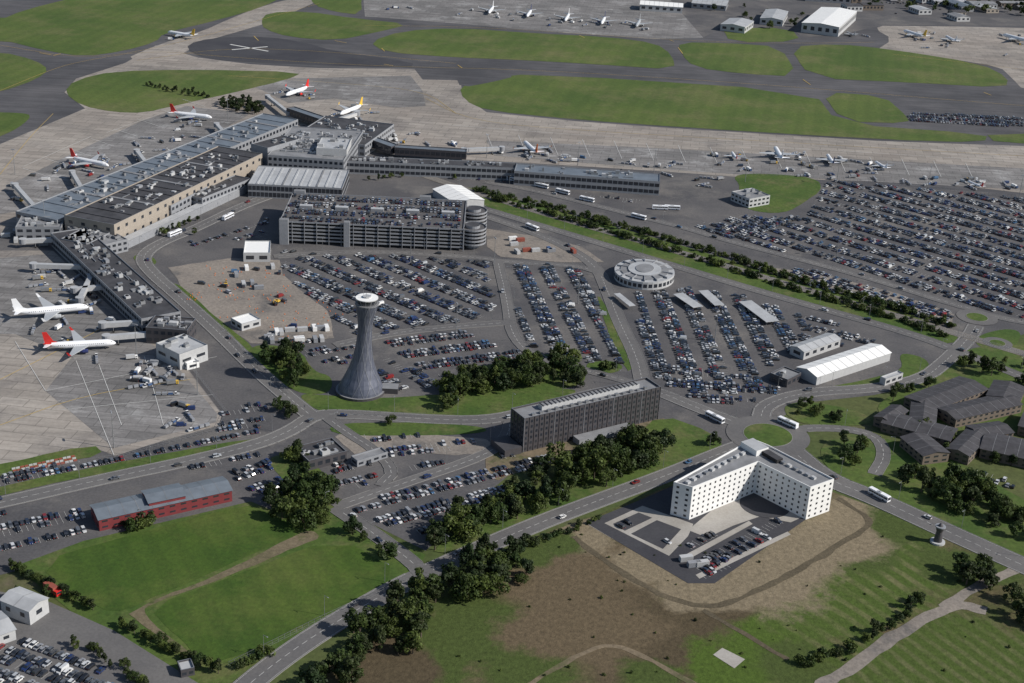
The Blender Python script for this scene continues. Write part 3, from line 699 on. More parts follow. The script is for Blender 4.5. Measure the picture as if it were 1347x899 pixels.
# ---- dark slab hotel
def slab():
    h=18.5; p=[Vector(a[:2]) for a in rect((690,553),(869,511),(678,538),h)]
    e=building('slab_hotel',p,h,wall='wdark',roof='rgrey',floors=6,bay=3.0,wf=.38,hf=.5,parapet=1.0)
    u=(p[1]-p[0]);v=(p[3]-p[0])
    if u.length<v.length: p=p[1:]+p[:1];u=(p[1]-p[0]);v=(p[3]-p[0])
    pl=MB(); mid=p[0]+u*.52+v*.55
    pl.box(mid,u,u.length*.72,v.length*.28,h,h+2.4,'wlight','rgrey')
    for i in range(16): pl.box(p[0]+u*(.08+i*.055)+v*.22,u,1.8,1.4,h,h+U(.8,1.6),'metal')
    for i in range(24): pl.box(p[0]+u*(.17+i*.03)+v*.55,u,.5,v.length*.34,h+2.4,h+2.7,'rdark')
    pl.obj('roof_plant',e)
    fr=MB()
    for i in range(4):
        a=p[i];b=p[(i+1)%4];l=(b-a).length;m=int(l/3.0);d=(b-a).normalized();o=Vector((d.y,-d.x))
        for j in range(m+1): fr.box(a.lerp(b,j/m)+o*.12,d,.18,.3,0,h+.9,'wgrey' if j%6==0 else 'wdark')
    fr.obj('facade_fins',e)
    lo=MB(); v1=v.normalized();u1=u.normalized()
    front=p[0]+u*.55 - v1*4 if p[0].y<p[3].y else p[3]+u*.55+v1*4
    lo.box(front,u,u.length*.4,6,0,3.4,'wgrey','rgrey')
    lo.box(p[0]-u1*6+v*.5,u,10,14,0,4,'wdark','rdark'); lo.obj('entrance_block',e)
slab()
# ---- white V-shaped hotel
def whotel():
    h=17
    pts=[(886,636),(911,643),(997,609),(1066,643),(1097,632),(1010,587),(990,579)]
    poly=PP(pts,h)
    e=building('white_hotel',poly,h,wall='wwhite',roof='rgrey',floors=6,bay=3.3,wf=.29,hf=.40,parapet=.8)
    pl=MB(); d=P(1010,602,h)-P(985,587,h)
    pl.box(P(992,592,h),d,11,8,h,h+3,'wwhite','rlight'); pl.box(P(1012,601,h),d,14,4,h,h+2.0,'dark','rdark')
    d2=P(990,592,h)-P(900,637,h)
    pl.box(P(950,609,h),d2,50,.8,h,h+.5,'wlight')
    for t in range(10): pl.box(P(905+t*8,636-t*4.2,h),d2,2.2,1.6,h,h+1.2,random.choice(['metal','wlight','wgrey']))
    for t in range(7): pl.box(P(1022+t*8,606+t*4,h),d,2.2,1.6,h,h+1.2,random.choice(['metal','wlight','wgrey']))
    pl.obj('roof_plant',e)
    lo=MB(); lo.box(P(1003,640),d,16,8,0,4,'glass','rlight'); lo.obj('lobby_canopy',e)
whotel()
# ---- oval building
def oval():
    c=P(847,366); e=empty('oval_building',c); d=(P(880,372)-P(815,362)).normalized(); n=Vector((-d.y,d.x,0))
    def el(a,b,k=36): return [c+d*a*math.cos(2*math.pi*i/k)+n*b*math.sin(2*math.pi*i/k) for i in range(k)]
    mb=MB(); mb.prism([(q.x,q.y) for q in el(20,22)],0,5.5,'wlight','rlight'); mb.obj('walls',e)
    r=MB()
    for a,b,z0,z1,k in ((16,18,5.5,6.1,'rgrey'),(11,13,6.1,6.9,'rlight'),(6,8,6.9,7.3,'rgrey')):
        r.prism([(q.x,q.y) for q in el(a,b)],z0,z1,'wgrey',k)
    for k in range(14):
        t=2*math.pi*k/14; a=c+d*12*math.cos(t)+n*13*math.sin(t); b=c+d*19*math.cos(t)+n*21*math.sin(t)
        r.box((a+b)/2,b-a,(b-a).length,.5,5.5,6.8,'wgrey')
    r.obj('roof',e)
    w=MB(); pts=el(20.06,22.06)
    for i in range(36):
        a=pts[i];b=pts[(i+1)%36]; s=a.lerp(b,.15);t=a.lerp(b,.85); w.face([(s.x,s.y,1.5),(t.x,t.y,1.5),(t.x,t.y,4),(s.x,s.y,4)],'glass')
    w.obj('windows',e); addblock([(q.x,q.y) for q in el(22,24)])
oval()
c=P(1233,714); e=empty('observation_tower',c); mb=MB(); mb.cyl(c,3.4,0,1,'wlight',20); mb.cyl(c,2.0,1,6,'wdark',16,r2=1.4); mb.cyl(c,1.4,6,8.5,'wdark',16,r2=2.2); mb.cyl(c,2.4,8.5,9,'wgrey',16); mb.cyl(c,1.3,9,10.4,'wdark',12,r2=.4); mb.obj('shaft',e)
a=P(18,624);b=P(104,606);d=(b-a).normalized();nb=int((b-a).length/2);n=Vector((-d.y,d.x,0))
mb=MB()
for i in range(nb):
    for r in range(3): mb.box(a+d*(i*2+1)+n*r*2.2,d,1.7,.5,0,1.0,'rust' if (i//2+r)%2 else 'wlight')
mb.obj('barrier_blocks')
def fence(px,h=2.4):
    p=PP(px);mb=MB()
    for c,d in resample(p,3): mb.box(c,d,.1,.1,0,h,'metal')
    for a,b in zip(p,p[1:]):
        d=(b-a)
        for z in (.3,1.2,h): mb.box((a+b)/2,d,d.length,.05,z-.04,z+.04,'metal')
    mb.obj('security_fence')
fence([(-60,640),(150,604),(288,566),(298,545),(240,470)])
fence([(292,430),(335,480),(380,520)]); fence([(300,878),(420,818),(536,764)]); fence([(440,546),(560,549)])
fence([(962,229),(1080,234),(1347,262)])
# ---------------------------------------------------------------- vehicles
def carmesh(kind):
    mb=MB()
    W={'hatch':.88,'saloon':.9,'suv':.95,'van':1.0}[kind]
    x0,x1={'hatch':(-2.0,2.0),'saloon':(-2.3,2.3),'suv':(-2.2,2.2),'van':(-2.6,2.6)}[kind]
    belt={'hatch':.92,'saloon':.9,'suv':1.08,'van':1.2}[kind]; zb=.28
    low=[(x0,-W*.86),(x0+.35,-W),(x1-.5,-W),(x1,-W*.75),(x1,W*.75),(x1-.5,W),(x0+.35,W),(x0,W*.86)]
    n=len(low)
    top=[(x*.985,y*.95) for x,y in low]
    zz=lambda q: belt-.18*max(0,q[0]-.8)/1.4
    for i in range(n):
        a=low[i];b=low[(i+1)%n];c=top[(i+1)%n];d=top[i]
        mb.face([(a[0],a[1],zb),(b[0],b[1],zb),(c[0],c[1],zz(c)),(d[0],d[1],zz(d))],'car')
    mb.face([(x,y,zz((x,y))) for x,y in top],'car')
    cab={'hatch':(-1.95,-1.55,.25,1.05,1.45),'saloon':(-1.6,-.85,.4,1.2,1.42),'suv':(-2.1,-1.8,.4,1.1,1.7),'van':(-2.5,-2.45,1.1,1.9,2.08)}[kind]
    xb,xt,xf,xw,zt=cab; wb=W*.93;wt=W*.74; b0=belt-.02
    B=[(xb,-wb,b0),(xw,-wb,b0-.03),(xw,wb,b0-.03),(xb,wb,b0)];T=[(xt,-wt,zt),(xf,-wt,zt),(xf,wt,zt),(xt,wt,zt)]
    side='glass' if kind!='van' else 'car'
    for i,k in enumerate((side,'glass',side,'glass')):
        j=(i+1)%4; mb.face([B[i],B[j],T[j],T[i]],k)
    mb.face(T,'car')
    if kind!='van':
        for s in (-1,1):
            x=-.35
            mb.face([(x-.06,s*(wb+.01),b0),(x+.06,s*(wb+.01),b0),(x+.04,s*(wt+.01),zt),(x-.04,s*(wt+.01),zt)],'car')
    for x in (-1.35,1.35):
        for s in (-1,1):
            pts=[(x+.33*math.cos(t*math.pi/4),s*(W+.01),.33+.33*math.sin(t*math.pi/4)) for t in range(8)]
            mb.face(pts if s<0 else pts[::-1],'tyre')
            pts2=[(a,s*(W-.2),c) for a,_,c in pts]
            for i in range(8): mb.face([pts[i],pts[(i+1)%8],pts2[(i+1)%8],pts2[i]],'tyre')
    for s in (-1,1):
        mb.face([(x1+.01,s*.4,.55),(x1+.01,s*.66,.55),(x1-.02,s*.66,.7),(x1-.02,s*.4,.7)],'acwhite')
        mb.face([(x0-.01,s*.5,.6),(x0-.01,s*.76,.6),(x0-.01,s*.76,.8),(x0-.01,s*.5,.8)],'redp')
    return mb.mesh('car_'+kind)
CM=[carmesh('hatch'),carmesh('saloon'),carmesh('suv'),carmesh('hatch'),carmesh('van')]
ncar=[0]
def putcar(x,y,ang,z=.12,name='parked_car'):
    k=random.choices([0,1,2,3,4],[4,3,3,3,.35])[0]
    s=U(.95,1.08); inst(name,CM[k],(x,y,z),ang+(math.pi if R_()<.5 else 0)+U(-.03,.03),(s,U(.97,1.03),U(.95,1.08))); ncar[0]+=1
def carpark(px,dr,module=17.2,occ=.88,z=.12,world=None,brk=22,lines_=True,chk=True,phase=0):
    poly=world or [(a.x,a.y) for a in PP(px)]
    a=P(*dr[0]);b=P(*dr[1]); u=(b-a).normalized(); v=Vector((-u.y,u.x,0))
    us=[u.x*x+u.y*y for x,y in poly]; vs=[v.x*x+v.y*y for x,y in poly]
    lm=MB(); vv=min(vs)+phase
    while vv<max(vs):
        for o in (2.6,7.8):
            ph=U(0,20); n=int((max(us)-min(us))/2.55); loc=U(occ-.12,min(1,occ+.08))
            for i in range(n):
                uu=min(us)+i*2.55+1
                if (i+int(ph))%brk<1 : continue
                x=u.x*uu+v.x*(vv+o);y=u.y*uu+v.y*(vv+o)
                if not inpoly(x,y,poly): continue
                if chk and (blocked(x,y) or onroad(x,y,-1,2.2) or inround(x,y,2)): continue
                if lines_:
                    q=Vector((x,y,0))-u*1.27;w=u*.05;k=v*2.4
                    lm.face([(*(q-w-k)[:2],z+.1),(*(q+w-k)[:2],z+.1),(*(q+w+k)[:2],z+.1),(*(q-w+k)[:2],z+.1)],'white')
                cl=math.sin(uu*.07+vv*.03)*.08
                if R_()<loc+cl: putcar(x+U(-.15,.15),y+U(-.2,.2),math.atan2(v.y,v.x),z)
        vv+=module
    if lines_: lm.obj('parking_bay_markings')
carpark([(374,330),(500,332),(640,342),(652,415),(560,436),(478,446),(440,420),(372,358)],((400,330),(600,415)))
carpark([(662,348),(775,352),(800,395),(828,480),(780,478),(700,460),(672,425)],((705,350),(757,455)))
carpark([(505,448),(600,432),(690,466),(640,482),(590,502),(540,478)],((520,462),(650,446)))
carpark([(500,470),(560,492),(575,512),(515,515),(498,495)],((500,478),(545,508)),occ=.6)
carpark([(836,386),(905,380),(990,392),(1060,420),(1062,455),(1015,480),(1012,518),(900,520),(860,495),(845,450)],((880,392),(915,480)))
carpark([(880,480),(1030,505),(1015,530),(940,532),(880,515)],((890,500),(1000,508)),occ=.8)
carpark([(1088,238),(1560,282),(1560,450),(1347,418),(1250,398),(1080,345),(930,305),(985,290),(1060,285)],((1000,300),(1250,378)),occ=.9,module=18.5)
carpark([(905,300),(985,283),(1050,290),(1000,310),(960,315)],((1000,300),(1250,378)),occ=.85)
carpark([(1040,350),(1100,364),(1255,412),(1252,430),(1160,402),(1050,372)],((1070,362),(1240,414)),occ=.8,module=12)
carpark([(1060,418),(1150,440),(1170,450),(1110,455),(1050,448)],((1070,430),(1140,446)),occ=.8)
carpark([(450,662),(520,640),(640,606),(700,604),(740,600),(680,640),(610,690),(575,708),(540,700),(500,690)],((480,668),(640,628)))
carpark([(530,612),(560,600),(655,582),(690,600),(640,604),(560,622)],((530,612),(650,590)),occ=.75)
carpark([(466,572),(545,566),(640,582),(560,598),(500,602)],((480,590),(620,575)),occ=.6)
carpark([(440,612),(500,606),(520,632),(480,640),(440,640)],((445,630),(510,615)),occ=.8)
carpark([(-150,720),(0,676),(110,664),(118,700),(0,732),(-150,770)],((0,700),(110,676)))
carpark([(-100,678),(0,656),(300,600),(345,592),(352,600),(300,612),(0,672)],((0,660),(300,602)),occ=.85,module=14,phase=2)
carpark([(-100,655),(0,629),(150,600),(300,574),(345,560),(348,570),(180,602),(0,640)],((0,632),(300,572)),occ=.9,module=14)
carpark([(310,612),(345,596),(380,640),(350,650),(312,640)],((312,625),(350,612)))
carpark([(290,540),(345,532),(365,545),(330,562),(288,570)],((300,552),(350,545)),occ=.7)
carpark([(385,450),(470,445),(495,460),(455,480),(410,475)],((400,465),(470,452)),occ=.6)
carpark([(-60,850),(40,843),(100,862),(170,905),(160,960),(-60,960)],((0,860),(120,905)),occ=1.0,module=12)
carpark([(1215,610),(1260,610),(1345,640),(1330,662),(1240,640)],((1220,618),(1330,650)),occ=.8)
carpark([(806,690),(840,675),(896,697),(872,723)],((810,694),(850,676)),occ=.3)
carpark([(905,715),(1000,680),(1040,688),(960,740),(925,752)],((895,736),(988,688)),occ=.6)
carpark([(905,742),(960,720),(960,745),(930,762)],((910,745),(955,725)),occ=.4,module=15)
carpark([(1195,150),(1290,152),(1347,156),(1347,168),(1195,160)],((1195,153),(1347,162)),occ=.9,module=14)
carpark([(590,262),(635,272),(640,290),(600,290)],((600,270),(635,285)),occ=.5)
carpark([(380,210),(600,225),(800,248),(860,262),(840,268),(660,240),(480,232)],((480,228),(800,256)),occ=.25,module=22)
carpark([(250,320),(330,300),(352,285),(352,310),(300,318),(260,332)],((260,325),(340,300)),occ=.5)
carpark([(1115,-20),(1450,-20),(1450,24),(1180,20)],((1150,5),(1300,10)),occ=.12,module=40,lines_=False)
ms=[tuple(a) for a in inset(MS,1.5)]
carpark(None,((400,300),(600,309)),module=15.6,occ=.8,z=MH+.05,world=ms,lines_=False,chk=False)
for p,w in RP:
    for c,d in resample(p,28):
        if R_()<.45:
            n=Vector((-d.y,d.x,0)); s=random.choice((-1,1))
            q=c+n*s*w*.24+d*U(-8,8); inst('car',random.choice(CM[:4]),(q.x,q.y,.35),math.atan2(d.y,d.x)+(0 if s<0 else math.pi))
def busmesh(col='acwhite',L=12):
    mb=MB(); mb.box((0,0),(1,0),L,2.5,.35,3.0,col)
    mb.box((0,0),(1,0),L-.6,2.2,3.0,3.15,col)
    for s in (-1,1):
        mb.face([( -L/2+.5,s*1.27,1.5),(L/2-.3,s*1.27,1.5),(L/2-.3,s*1.27,2.5),(-L/2+.5,s*1.27,2.5)],'glass')
        for i in range(6):
            x=-L/2+1.8+i*(L-3)/6; mb.face([(x,s*1.285,1.5),(x+.12,s*1.285,1.5),(x+.12,s*1.285,2.5),(x,s*1.285,2.5)],col)
        mb.face([(-L/2+.2,s*1.27,.5),(L/2-.2,s*1.27,.5),(L/2-.2,s*1.27,.8),(-L/2+.2,s*1.27,.8)],'blue')
        for x in (-L/2+2.8,L/2-2.6):
            mb.face([(x+.5*math.cos(t*math.pi/5),s*1.28,.5+.5*math.sin(t*math.pi/5)) for t in range(10)],'tyre')
    mb.face([(L/2+.01,-1.1,1.2),(L/2+.01,1.1,1.2),(L/2+.01,1.1,2.7),(L/2+.01,-1.1,2.7)],'glass')
    mb.box((0,0),(1,0),2.5,1.4,3.15,3.4,'wlight')
    return mb.mesh('bus_mesh')
BM=busmesh()
def dirang(a,b): 
    d=P(*b)-P(*a); return math.atan2(d.y,d.x)
for (u,v),(u2,v2) in (((940,553),(960,563)),((1036,560),(1020,553)),((1156,655),(1180,668)),((840,288),(860,293)),((740,255),(760,260)),((712,247),(730,251)),((772,265),(790,269)),((700,302),(720,310)),((868,276),(890,277)),((884,276),(900,277)),((300,288),(320,278)),((230,310),(250,302)),((680,240),(700,244)),((660,236),(680,240))):
    c=P(u,v); inst('bus',BM,(c.x,c.y,.3),dirang((u,v),(u2,v2)))
def truckmesh(c1,c2):
    mb=MB(); mb.box((-1.2,0),(1,0),6,2.4,1.0,3.4,c1); mb.box((2.9,0),(1,0),1.8,2.3,.5,2.5,c2); mb.box((0,0),(1,0),7.6,1.0,.5,1.0,'dark')
    mb.face([(3.81,-1,1.4),(3.81,1,1.4),(3.81,1,2.3),(3.81,-1,2.3)],'glass')
    for x in (-3,-1.8,2.7):
        for s in (-1,1): mb.face([(x+.48*math.cos(t*math.pi/4),s*1.22,.5+.48*math.sin(t*math.pi/4)) for t in range(8)],'tyre')
    for s in (-1,1): mb.face([(2.3,s*1.16,1.5),(3.4,s*1.16,1.5),(3.4,s*1.16,2.2),(2.3,s*1.16,2.2)],'glass')
    return mb.mesh('truck_mesh')
TM=[truckmesh('wlight','wwhite'),truckmesh('wwhite','blue'),truckmesh('metal','yel'),truckmesh('wgrey','wlight')]; RT=truckmesh('rust','redp')
def carts():
    mb=MB(); mb.box((4,0),(1,0),2.6,1.5,.3,1.0,'wlight'); mb.box((3.5,0),(1,0),1.0,1.3,1.0,1.9,'glass','wwhite')
    for i in range(3):
        x=.8-i*3.2; mb.box((x,0),(1,0),2.6,1.5,.4,.55,'metal'); mb.box((x,0),(1,0),2.4,1.4,.55,1.7,['blue','wgrey','wgrey'][i],'wgrey')
        for k in (-.9,.9):
            for s in (-1,1): mb.face([(x+k+.2*math.cos(t*1.05),s*.77,.22+.2*math.sin(t*1.05)) for t in range(6)],'tyre')
    return mb.mesh('carts')
BC=carts()
c=P(70,781); inst('truck',RT,(c.x,c.y,.2),dirang((60,775),(85,790)),1.1)
# ---------------------------------------------------------------- aircraft
def ring(x,r,z,n=14): return [(x,r*math.cos(2*math.pi*i/n),z+r*math.sin(2*math.pi*i/n)) for i in range(n)]
def plane(tail,body='acwhite',eng='acwhite'):
    mb=MB(); st=[(18.6,.12,3.15),(18.1,.7,3.2),(17.2,1.2,3.35),(15.8,1.65,3.5),(14,1.95,3.6),(5,1.98,3.6),(-7,1.98,3.6),(-11,1.7,3.85),(-14.5,1.15,4.3),(-17.2,.6,4.65),(-18.8,.2,4.85)]
    N=14
    for (x,r,z),(x2,r2,z2) in zip(st,st[1:]):
        a=ring(x,r,z);b=ring(x2,r2,z2)
        for i in range(N):
            j=(i+1)%N
            mb.face([a[i],b[i],b[j],a[j]],tail if x<=-14 else body)
    mb.face(ring(18.6,.12,3.15),body); mb.face(ring(-18.8,.2,4.85)[::-1],body)
    for s in (-1,1):
        mb.face([(16.9,s*.4,4.62),(16.0,s*1.0,4.78),(16.2,s*1.35,4.35),(17.2,s*.75,4.25)],'glass')
        for i in range(24):
            x=-11+i*1.0; y=1.95 if x>-7 else 1.85; mb.face([(x,s*(y+.03),3.95),(x+.35,s*(y+.03),3.95),(x+.35,s*(y-.02),4.3),(x,s*(y-.02),4.3)],'glass')
        def foil(r0,r1,t0,t1,zr,zt,th,k,yr,yt):
            A=[(r0,s*yr,zr+th),(t0,s*yt,zt+th*.3),(t1,s*yt,zt+th*.3),(r1,s*yr,zr+th*.4)]
            B=[(x,y,zz-2*th*q) for (x,y,zz),q in zip(A,(1,.3,.3,.4))]
            mb.face(A,k);mb.face(B[::-1],k)
            for i in range(4): mb.face([A[i],A[(i+1)%4],B[(i+1)%4],B[i]],k)
        foil(4.6,-3.0,-3.6,-5.2,3.0,4.5,.35,'acgrey',1.2,16.8)
        foil(.5,-3.0,-1.0,-3.2,3.02,3.5,.3,'acgrey',1.2,6.5)
        foil(-14.2,-17.4,-17.0,-18.6,4.7,5.3,.18,body,.6,6.2)
        mb.face([(-3.6,s*16.8,4.5),(-5.2,s*16.8,4.5),(-6.2,s*17.1,6.6),(-5.3,s*17.1,6.6)],tail)
        for (x,r),(x2,r2) in zip(((4.3,.95),(3.6,1.15),(1.5,1.15)),((3.6,1.15),(1.5,1.15),(-.3,.6))):
            a=[(x,s*5.7+r*math.cos(t*math.pi/5),1.95+r*math.sin(t*math.pi/5)) for t in range(10)]
            b=[(x2,s*5.7+r2*math.cos(t*math.pi/5),1.95+r2*math.sin(t*math.pi/5)) for t in range(10)]
            for i in range(10): mb.face([a[i],b[i],b[(i+1)%10],a[(i+1)%10]],eng)
        mb.face([(4.2,s*5.7+.9*math.cos(t*math.pi/5),1.95+.9*math.sin(t*math.pi/5)) for t in range(10)],'dark')
        mb.box((1,s*5.7),(1,0),3,.3,2.8,3.3,'acwhite')
        mb.box((-1.5,s*3.2),(1,0),.35,.35,.5,3,'metal'); mb.cyl((-1.5,s*3.2),.55,0,.9,'tyre',8)
    mb.box((13,0),(1,0),.25,.25,.4,2,'metal'); mb.cyl((13,0),.35,0,.6,'tyre',8)
    F_=[(-11.5,5.5),(-13.5,6.2),(-16.6,11.6),(-18.9,11.6),(-17.9,5.0)]
    mb.face([(x,.16,z) for x,z in F_],tail);mb.face([(x,-.16,z) for x,z in F_][::-1],tail)
    for i in range(5):
        a=F_[i];b=F_[(i+1)%5]; mb.face([(a[0],.16,a[1]),(a[0],-.16,a[1]),(b[0],-.16,b[1]),(b[0],.16,b[1])],tail)
    return mb.mesh('airliner_mesh')
PM={k:plane(*v) for k,v in {'red':('redp','acwhite','redp'),'orange':('orange','acwhite','orange'),'navy':('navy','acwhite','navy'),'white':('acwhite','acwhite','acgrey'),'yel':('yel','acwhite','acwhite'),'grey':('acgrey','acgrey','acgrey'),'rednavy':('redp','acwhite','navy'),'fullred':('redp','acwhite','redp')}.items()}
def putplane(k,nose,tail,s=1,z=.2):
    a=P(*nose,3);b=P(*tail,3); d=a-b; c=(a+b)/2
    inst('airliner',PM[k],(c.x,c.y,z),math.atan2(d.y,d.x),s); return c,d.normalized()
planes=[('yel',(221,43),(256,49),1),('red',(370,128),(412,114),1),('yel',(442,153),(482,138),1),('rednavy',(280,156),(223,150),1.05),('fullred',(143,219),(93,209),1),
 ('white',(124,405),(10,416),1.15),('rednavy',(162,452),(48,458),1.05),('orange',(690,188),(706,203),1),('white',(1018,193),(1030,214),1.05),('navy',(1087,202),(1098,218),.8),('red',(962,198),(970,210),.6),('white',(1152,212),(1166,221),.6),
 ('white',(642,19),(650,9),1),('navy',(692,24),(700,13),1),('white',(742,30),(750,18),1),('navy',(790,34),(797,22),1),('grey',(836,37),(843,26),1),('yel',(1190,42),(1216,50),1.1),('white',(1322,48),(1352,56),1.2),('white',(1240,46),(1262,58),.9),('grey',(1110,40),(1128,48),.6),('red',(1276,238),(1290,244),.5)]
for k,n,t,s in planes:
    c,d=putplane(k,n,t,s); m=Vector((-d.y,d.x,0))
    for _ in range(5 if n[1]>60 else 1):
        q=c+d*U(-20,20)+m*random.choice((-1,1))*U(6,20); w=R_()
        if w<.5: inst('baggage_cart_train',BC,(q.x,q.y,.2),U(0,6.3))
        else: inst('service_truck',random.choice(TM),(q.x,q.y,.2),U(0,6.3),.8)
def scatter_service(px,n):
    poly=[(a.x,a.y) for a in PP(px)]; xs=[a[0] for a in poly];ys=[a[1] for a in poly];k=0;tr=0
    while k<n and tr<n*20:
        tr+=1;x=U(min(xs),max(xs));y=U(min(ys),max(ys))
        if not inpoly(x,y,poly) or blocked(x,y): continue
        k+=1;w=R_()
        if w<.4: inst('baggage_cart_train',BC,(x,y,.2),U(0,6.3))
        elif w<.7: inst('service_truck',random.choice(TM),(x,y,.2),U(0,6.3),.8)
        else: inst('service_van',CM[4],(x,y,.2),U(0,6.3))
scatter_service([(160,470),(225,475),(270,540),(265,570),(220,560),(180,520)],26)
scatter_service([(60,340),(130,390),(180,440),(150,445),(40,370)],22)
scatter_service([(0,240),(100,215),(260,160),(300,165),(40,275),(0,268)],34)
scatter_service([(620,200),(870,212),(1347,240),(1347,252),(970,230),(640,210)],50)
scatter_service([(480,165),(600,185),(610,195),(520,190)],14)
scatter_service([(870,228),(960,234),(950,250),(880,245)],6)
scatter_service([(1165,38),(1347,44),(1347,80),(1200,66)],14)
scatter_service([(500,5),(860,30),(860,45),(500,20)],20)
cm=[]
for k in ('wlight','rust','blue','wgrey','wwhite'):
    mb=MB(); mb.box((0,0),(1,0),6,2.4,.1,2.6,k)
    for i in range(14):
        for s in (-1,1): mb.box((-2.8+i*.43,s*1.22),(1,0),.12,.08,.2,2.5,k)
    mb.box((3.02,0),(1,0),.06,2.2,.2,2.5,'wgrey'); cm.append(mb.mesh('container'))
def scatter(name,meshes,px,n,s=1,z=.2,al=None):
    poly=[(a.x,a.y) for a in PP(px)]; xs=[a[0] for a in poly];ys=[a[1] for a in poly];k=0;tr=0
    while k<n and tr<n*30:
        tr+=1;x=U(min(xs),max(xs));y=U(min(ys),max(ys))
        if inpoly(x,y,poly): inst(name,random.choice(meshes),(x,y,z),U(0,6.3) if al is None else al+random.choice((0,1.57)),s);k+=1
CW=[cm[0],cm[3],cm[4],cm[0],cm[3]]
scatter('site_container',CW,[(300,350),(368,346),(390,380),(330,390)],6,al=.3)
scatter('site_container',CW,[(340,440),(430,430),(440,450),(340,452)],16,al=.3)
scatter('site_container',cm,[(660,312),(760,330),(770,344),(680,335)],9,al=.4)
scatter('site_container',CW,[(0,300),(60,300),(60,325),(0,320)],8,al=.3)
scatter('site_container',CW,[(895,735),(935,745),(935,760),(900,750)],3,al=.3)
scatter('service_van',[CM[4]],[(240,360),(360,350),(420,430),(340,440)],12)
ex=MB()
ex.box((0,0),(1,0),3.6,.6,0,.8,'tyre');ex.box((0,2),(1,0),3.6,.6,0,.8,'tyre');ex.box((0,1),(1,0),3,2.4,.9,2.1,'yel');ex.box((.8,.6),(1,0),1.2,1.0,2.1,3.1,'glass','yel')
ex.face([(1.4,1.3,1.6),(4.8,1.3,4.6),(4.8,1.3,4.1),(1.6,1.3,1.1)],'yel');ex.face([(1.4,1.6,1.6),(4.8,1.6,4.6),(4.8,1.6,4.1),(1.6,1.6,1.1)],'yel');ex.face([(4.6,1.45,4.5),(6.8,1.45,1.6),(6.3,1.45,1.5),(4.2,1.45,4.2)],'yel');ex.box((6.4,1.45),(1,0),.9,1,.6,1.7,'dark')
exm=ex.mesh('excavator')
scatter('excavator',[exm],[(260,365),(350,360),(400,425),(340,435)],2,s=.8)
cone=MB()
for i in range(60):
    x=U(-30,30);y=U(-30,30); cone.cyl((x,y),.3,.1,.9,'orange',6,r2=.05)
cone_me=cone.mesh('cones')
inst('traffic_cones',cone_me,(*P(320,375)[:2],.15),0); inst('traffic_cones',cone_me,(*P(380,415)[:2],.15),1)
def jet_bridge(a,b):
    a=P(*a,4.5);b=P(*b,4.5); d=b-a;l=d.length;e=empty('jet_bridge',(a+b)/2)
    mb=MB(); mb.box((a+b)/2,d,l,3,3.4,6.2,'wlight','rlight'); mb.obj('tunnel',e)
    mb=MB(); mb.cyl(b,2.6,3.2,6.6,'wgrey',12,kr='rlight'); mb.cyl(a,2.6,3.2,6.6,'wgrey',12,kr='rlight'); mb.obj('cab_and_rotunda',e)
    mb=MB(); c=a.lerp(b,.75); n=Vector((-d.y,d.x,0)).normalized()
    for s in (-1,1): mb.box(c+n*s*1.3,d,.4,.4,0,3.4,'metal'); mb.cyl(c+n*s*1.3,.6,0,1,'tyre',8)
    mb.cyl(a,.6,0,3.2,'metal',8); mb.obj('legs',e)
for a,b in (((112,352),(44,350)),((140,378),(98,382)),((190,425),(135,428)),((200,440),(140,445)),((95,315),(30,318)),((60,290),(20,245)),((115,262),(95,228)),((200,226),(180,200)),((300,182),(285,165)),((380,150),(352,128)),((440,160),(470,150)),((610,198),(660,196)),((120,365),(105,395))): jet_bridge(a,b)
# ---------------------------------------------------------------- trees
def treemesh(seed,h,r,leafk='leaf',n=1100):
    rd=random.Random(seed); mb=MB()
    mb.cyl((0,0),.28*h/10,0,h*.5,'bark',7,r2=.14*h/10)
    bl=[]
    for i in range(rd.randint(8,12)):
        a=rd.uniform(0,6.28); q=rd.random()**.5*r*.74; z=h*rd.uniform(.28,.82)
        k=1-abs(z/h-.55)*1.0
        bl.append((q*math.cos(a),q*math.sin(a),z,r*rd.uniform(.22,.48)*k))
    bl.append((0,0,h*.85,r*.32))
    for bx_,by,bz,br in bl[:6]:
        s=Vector((0,0,h*.3));t=Vector((bx_,by,bz));d=t-s;w=.1*h/10
        n1=Vector((-d.y,d.x,0)); n1=n1.normalized()*w if n1.length>1e-3 else Vector((w,0,0)); n2=d.cross(n1).normalized()*w
        for aa,b2 in ((n1,n2),(n2,-n1),(-n1,-n2),(-n2,n1)): mb.face([s+aa,s+b2,t+b2*.4,t+aa*.4],'bark')
    tot=sum(b[3]**2 for b in bl)
    for bx_,by,bz,br in bl:
        for i in range(int(n*br*br/tot)):
            d=Vector((rd.gauss(0,1),rd.gauss(0,1),rd.gauss(0,1)+.25)).normalized()
            c=Vector((bx_,by,bz))+d*br*rd.uniform(.65,1.25)
            nn=(d+Vector((rd.uniform(-1,1),rd.uniform(-1,1),rd.uniform(-.6,1)))*.85).normalized()
            a=nn.orthogonal().normalized(); b=nn.cross(a); s=rd.uniform(.25,.6)*(r/4.5)**.5
            th=rd.uniform(0,3.14); a,b=a*math.cos(th)+b*math.sin(th),b*math.cos(th)-a*math.sin(th)
            mb.face([c-a*s,c-b*s*.8,c+a*s,c+b*s*.9],leafk)
    return mb.mesh('tree')
TR=[treemesh(i,U(8.5,13.5),U(4,6.2)) for i in range(7)]
TD=[treemesh(20+i,U(9,12.5),U(3.6,5.4),'leafd') for i in range(4)]
BU=[treemesh(50+i,3.8,2.8,'leaf',420) for i in range(3)]+[treemesh(57,3.8,2.8,'leafd',420)]
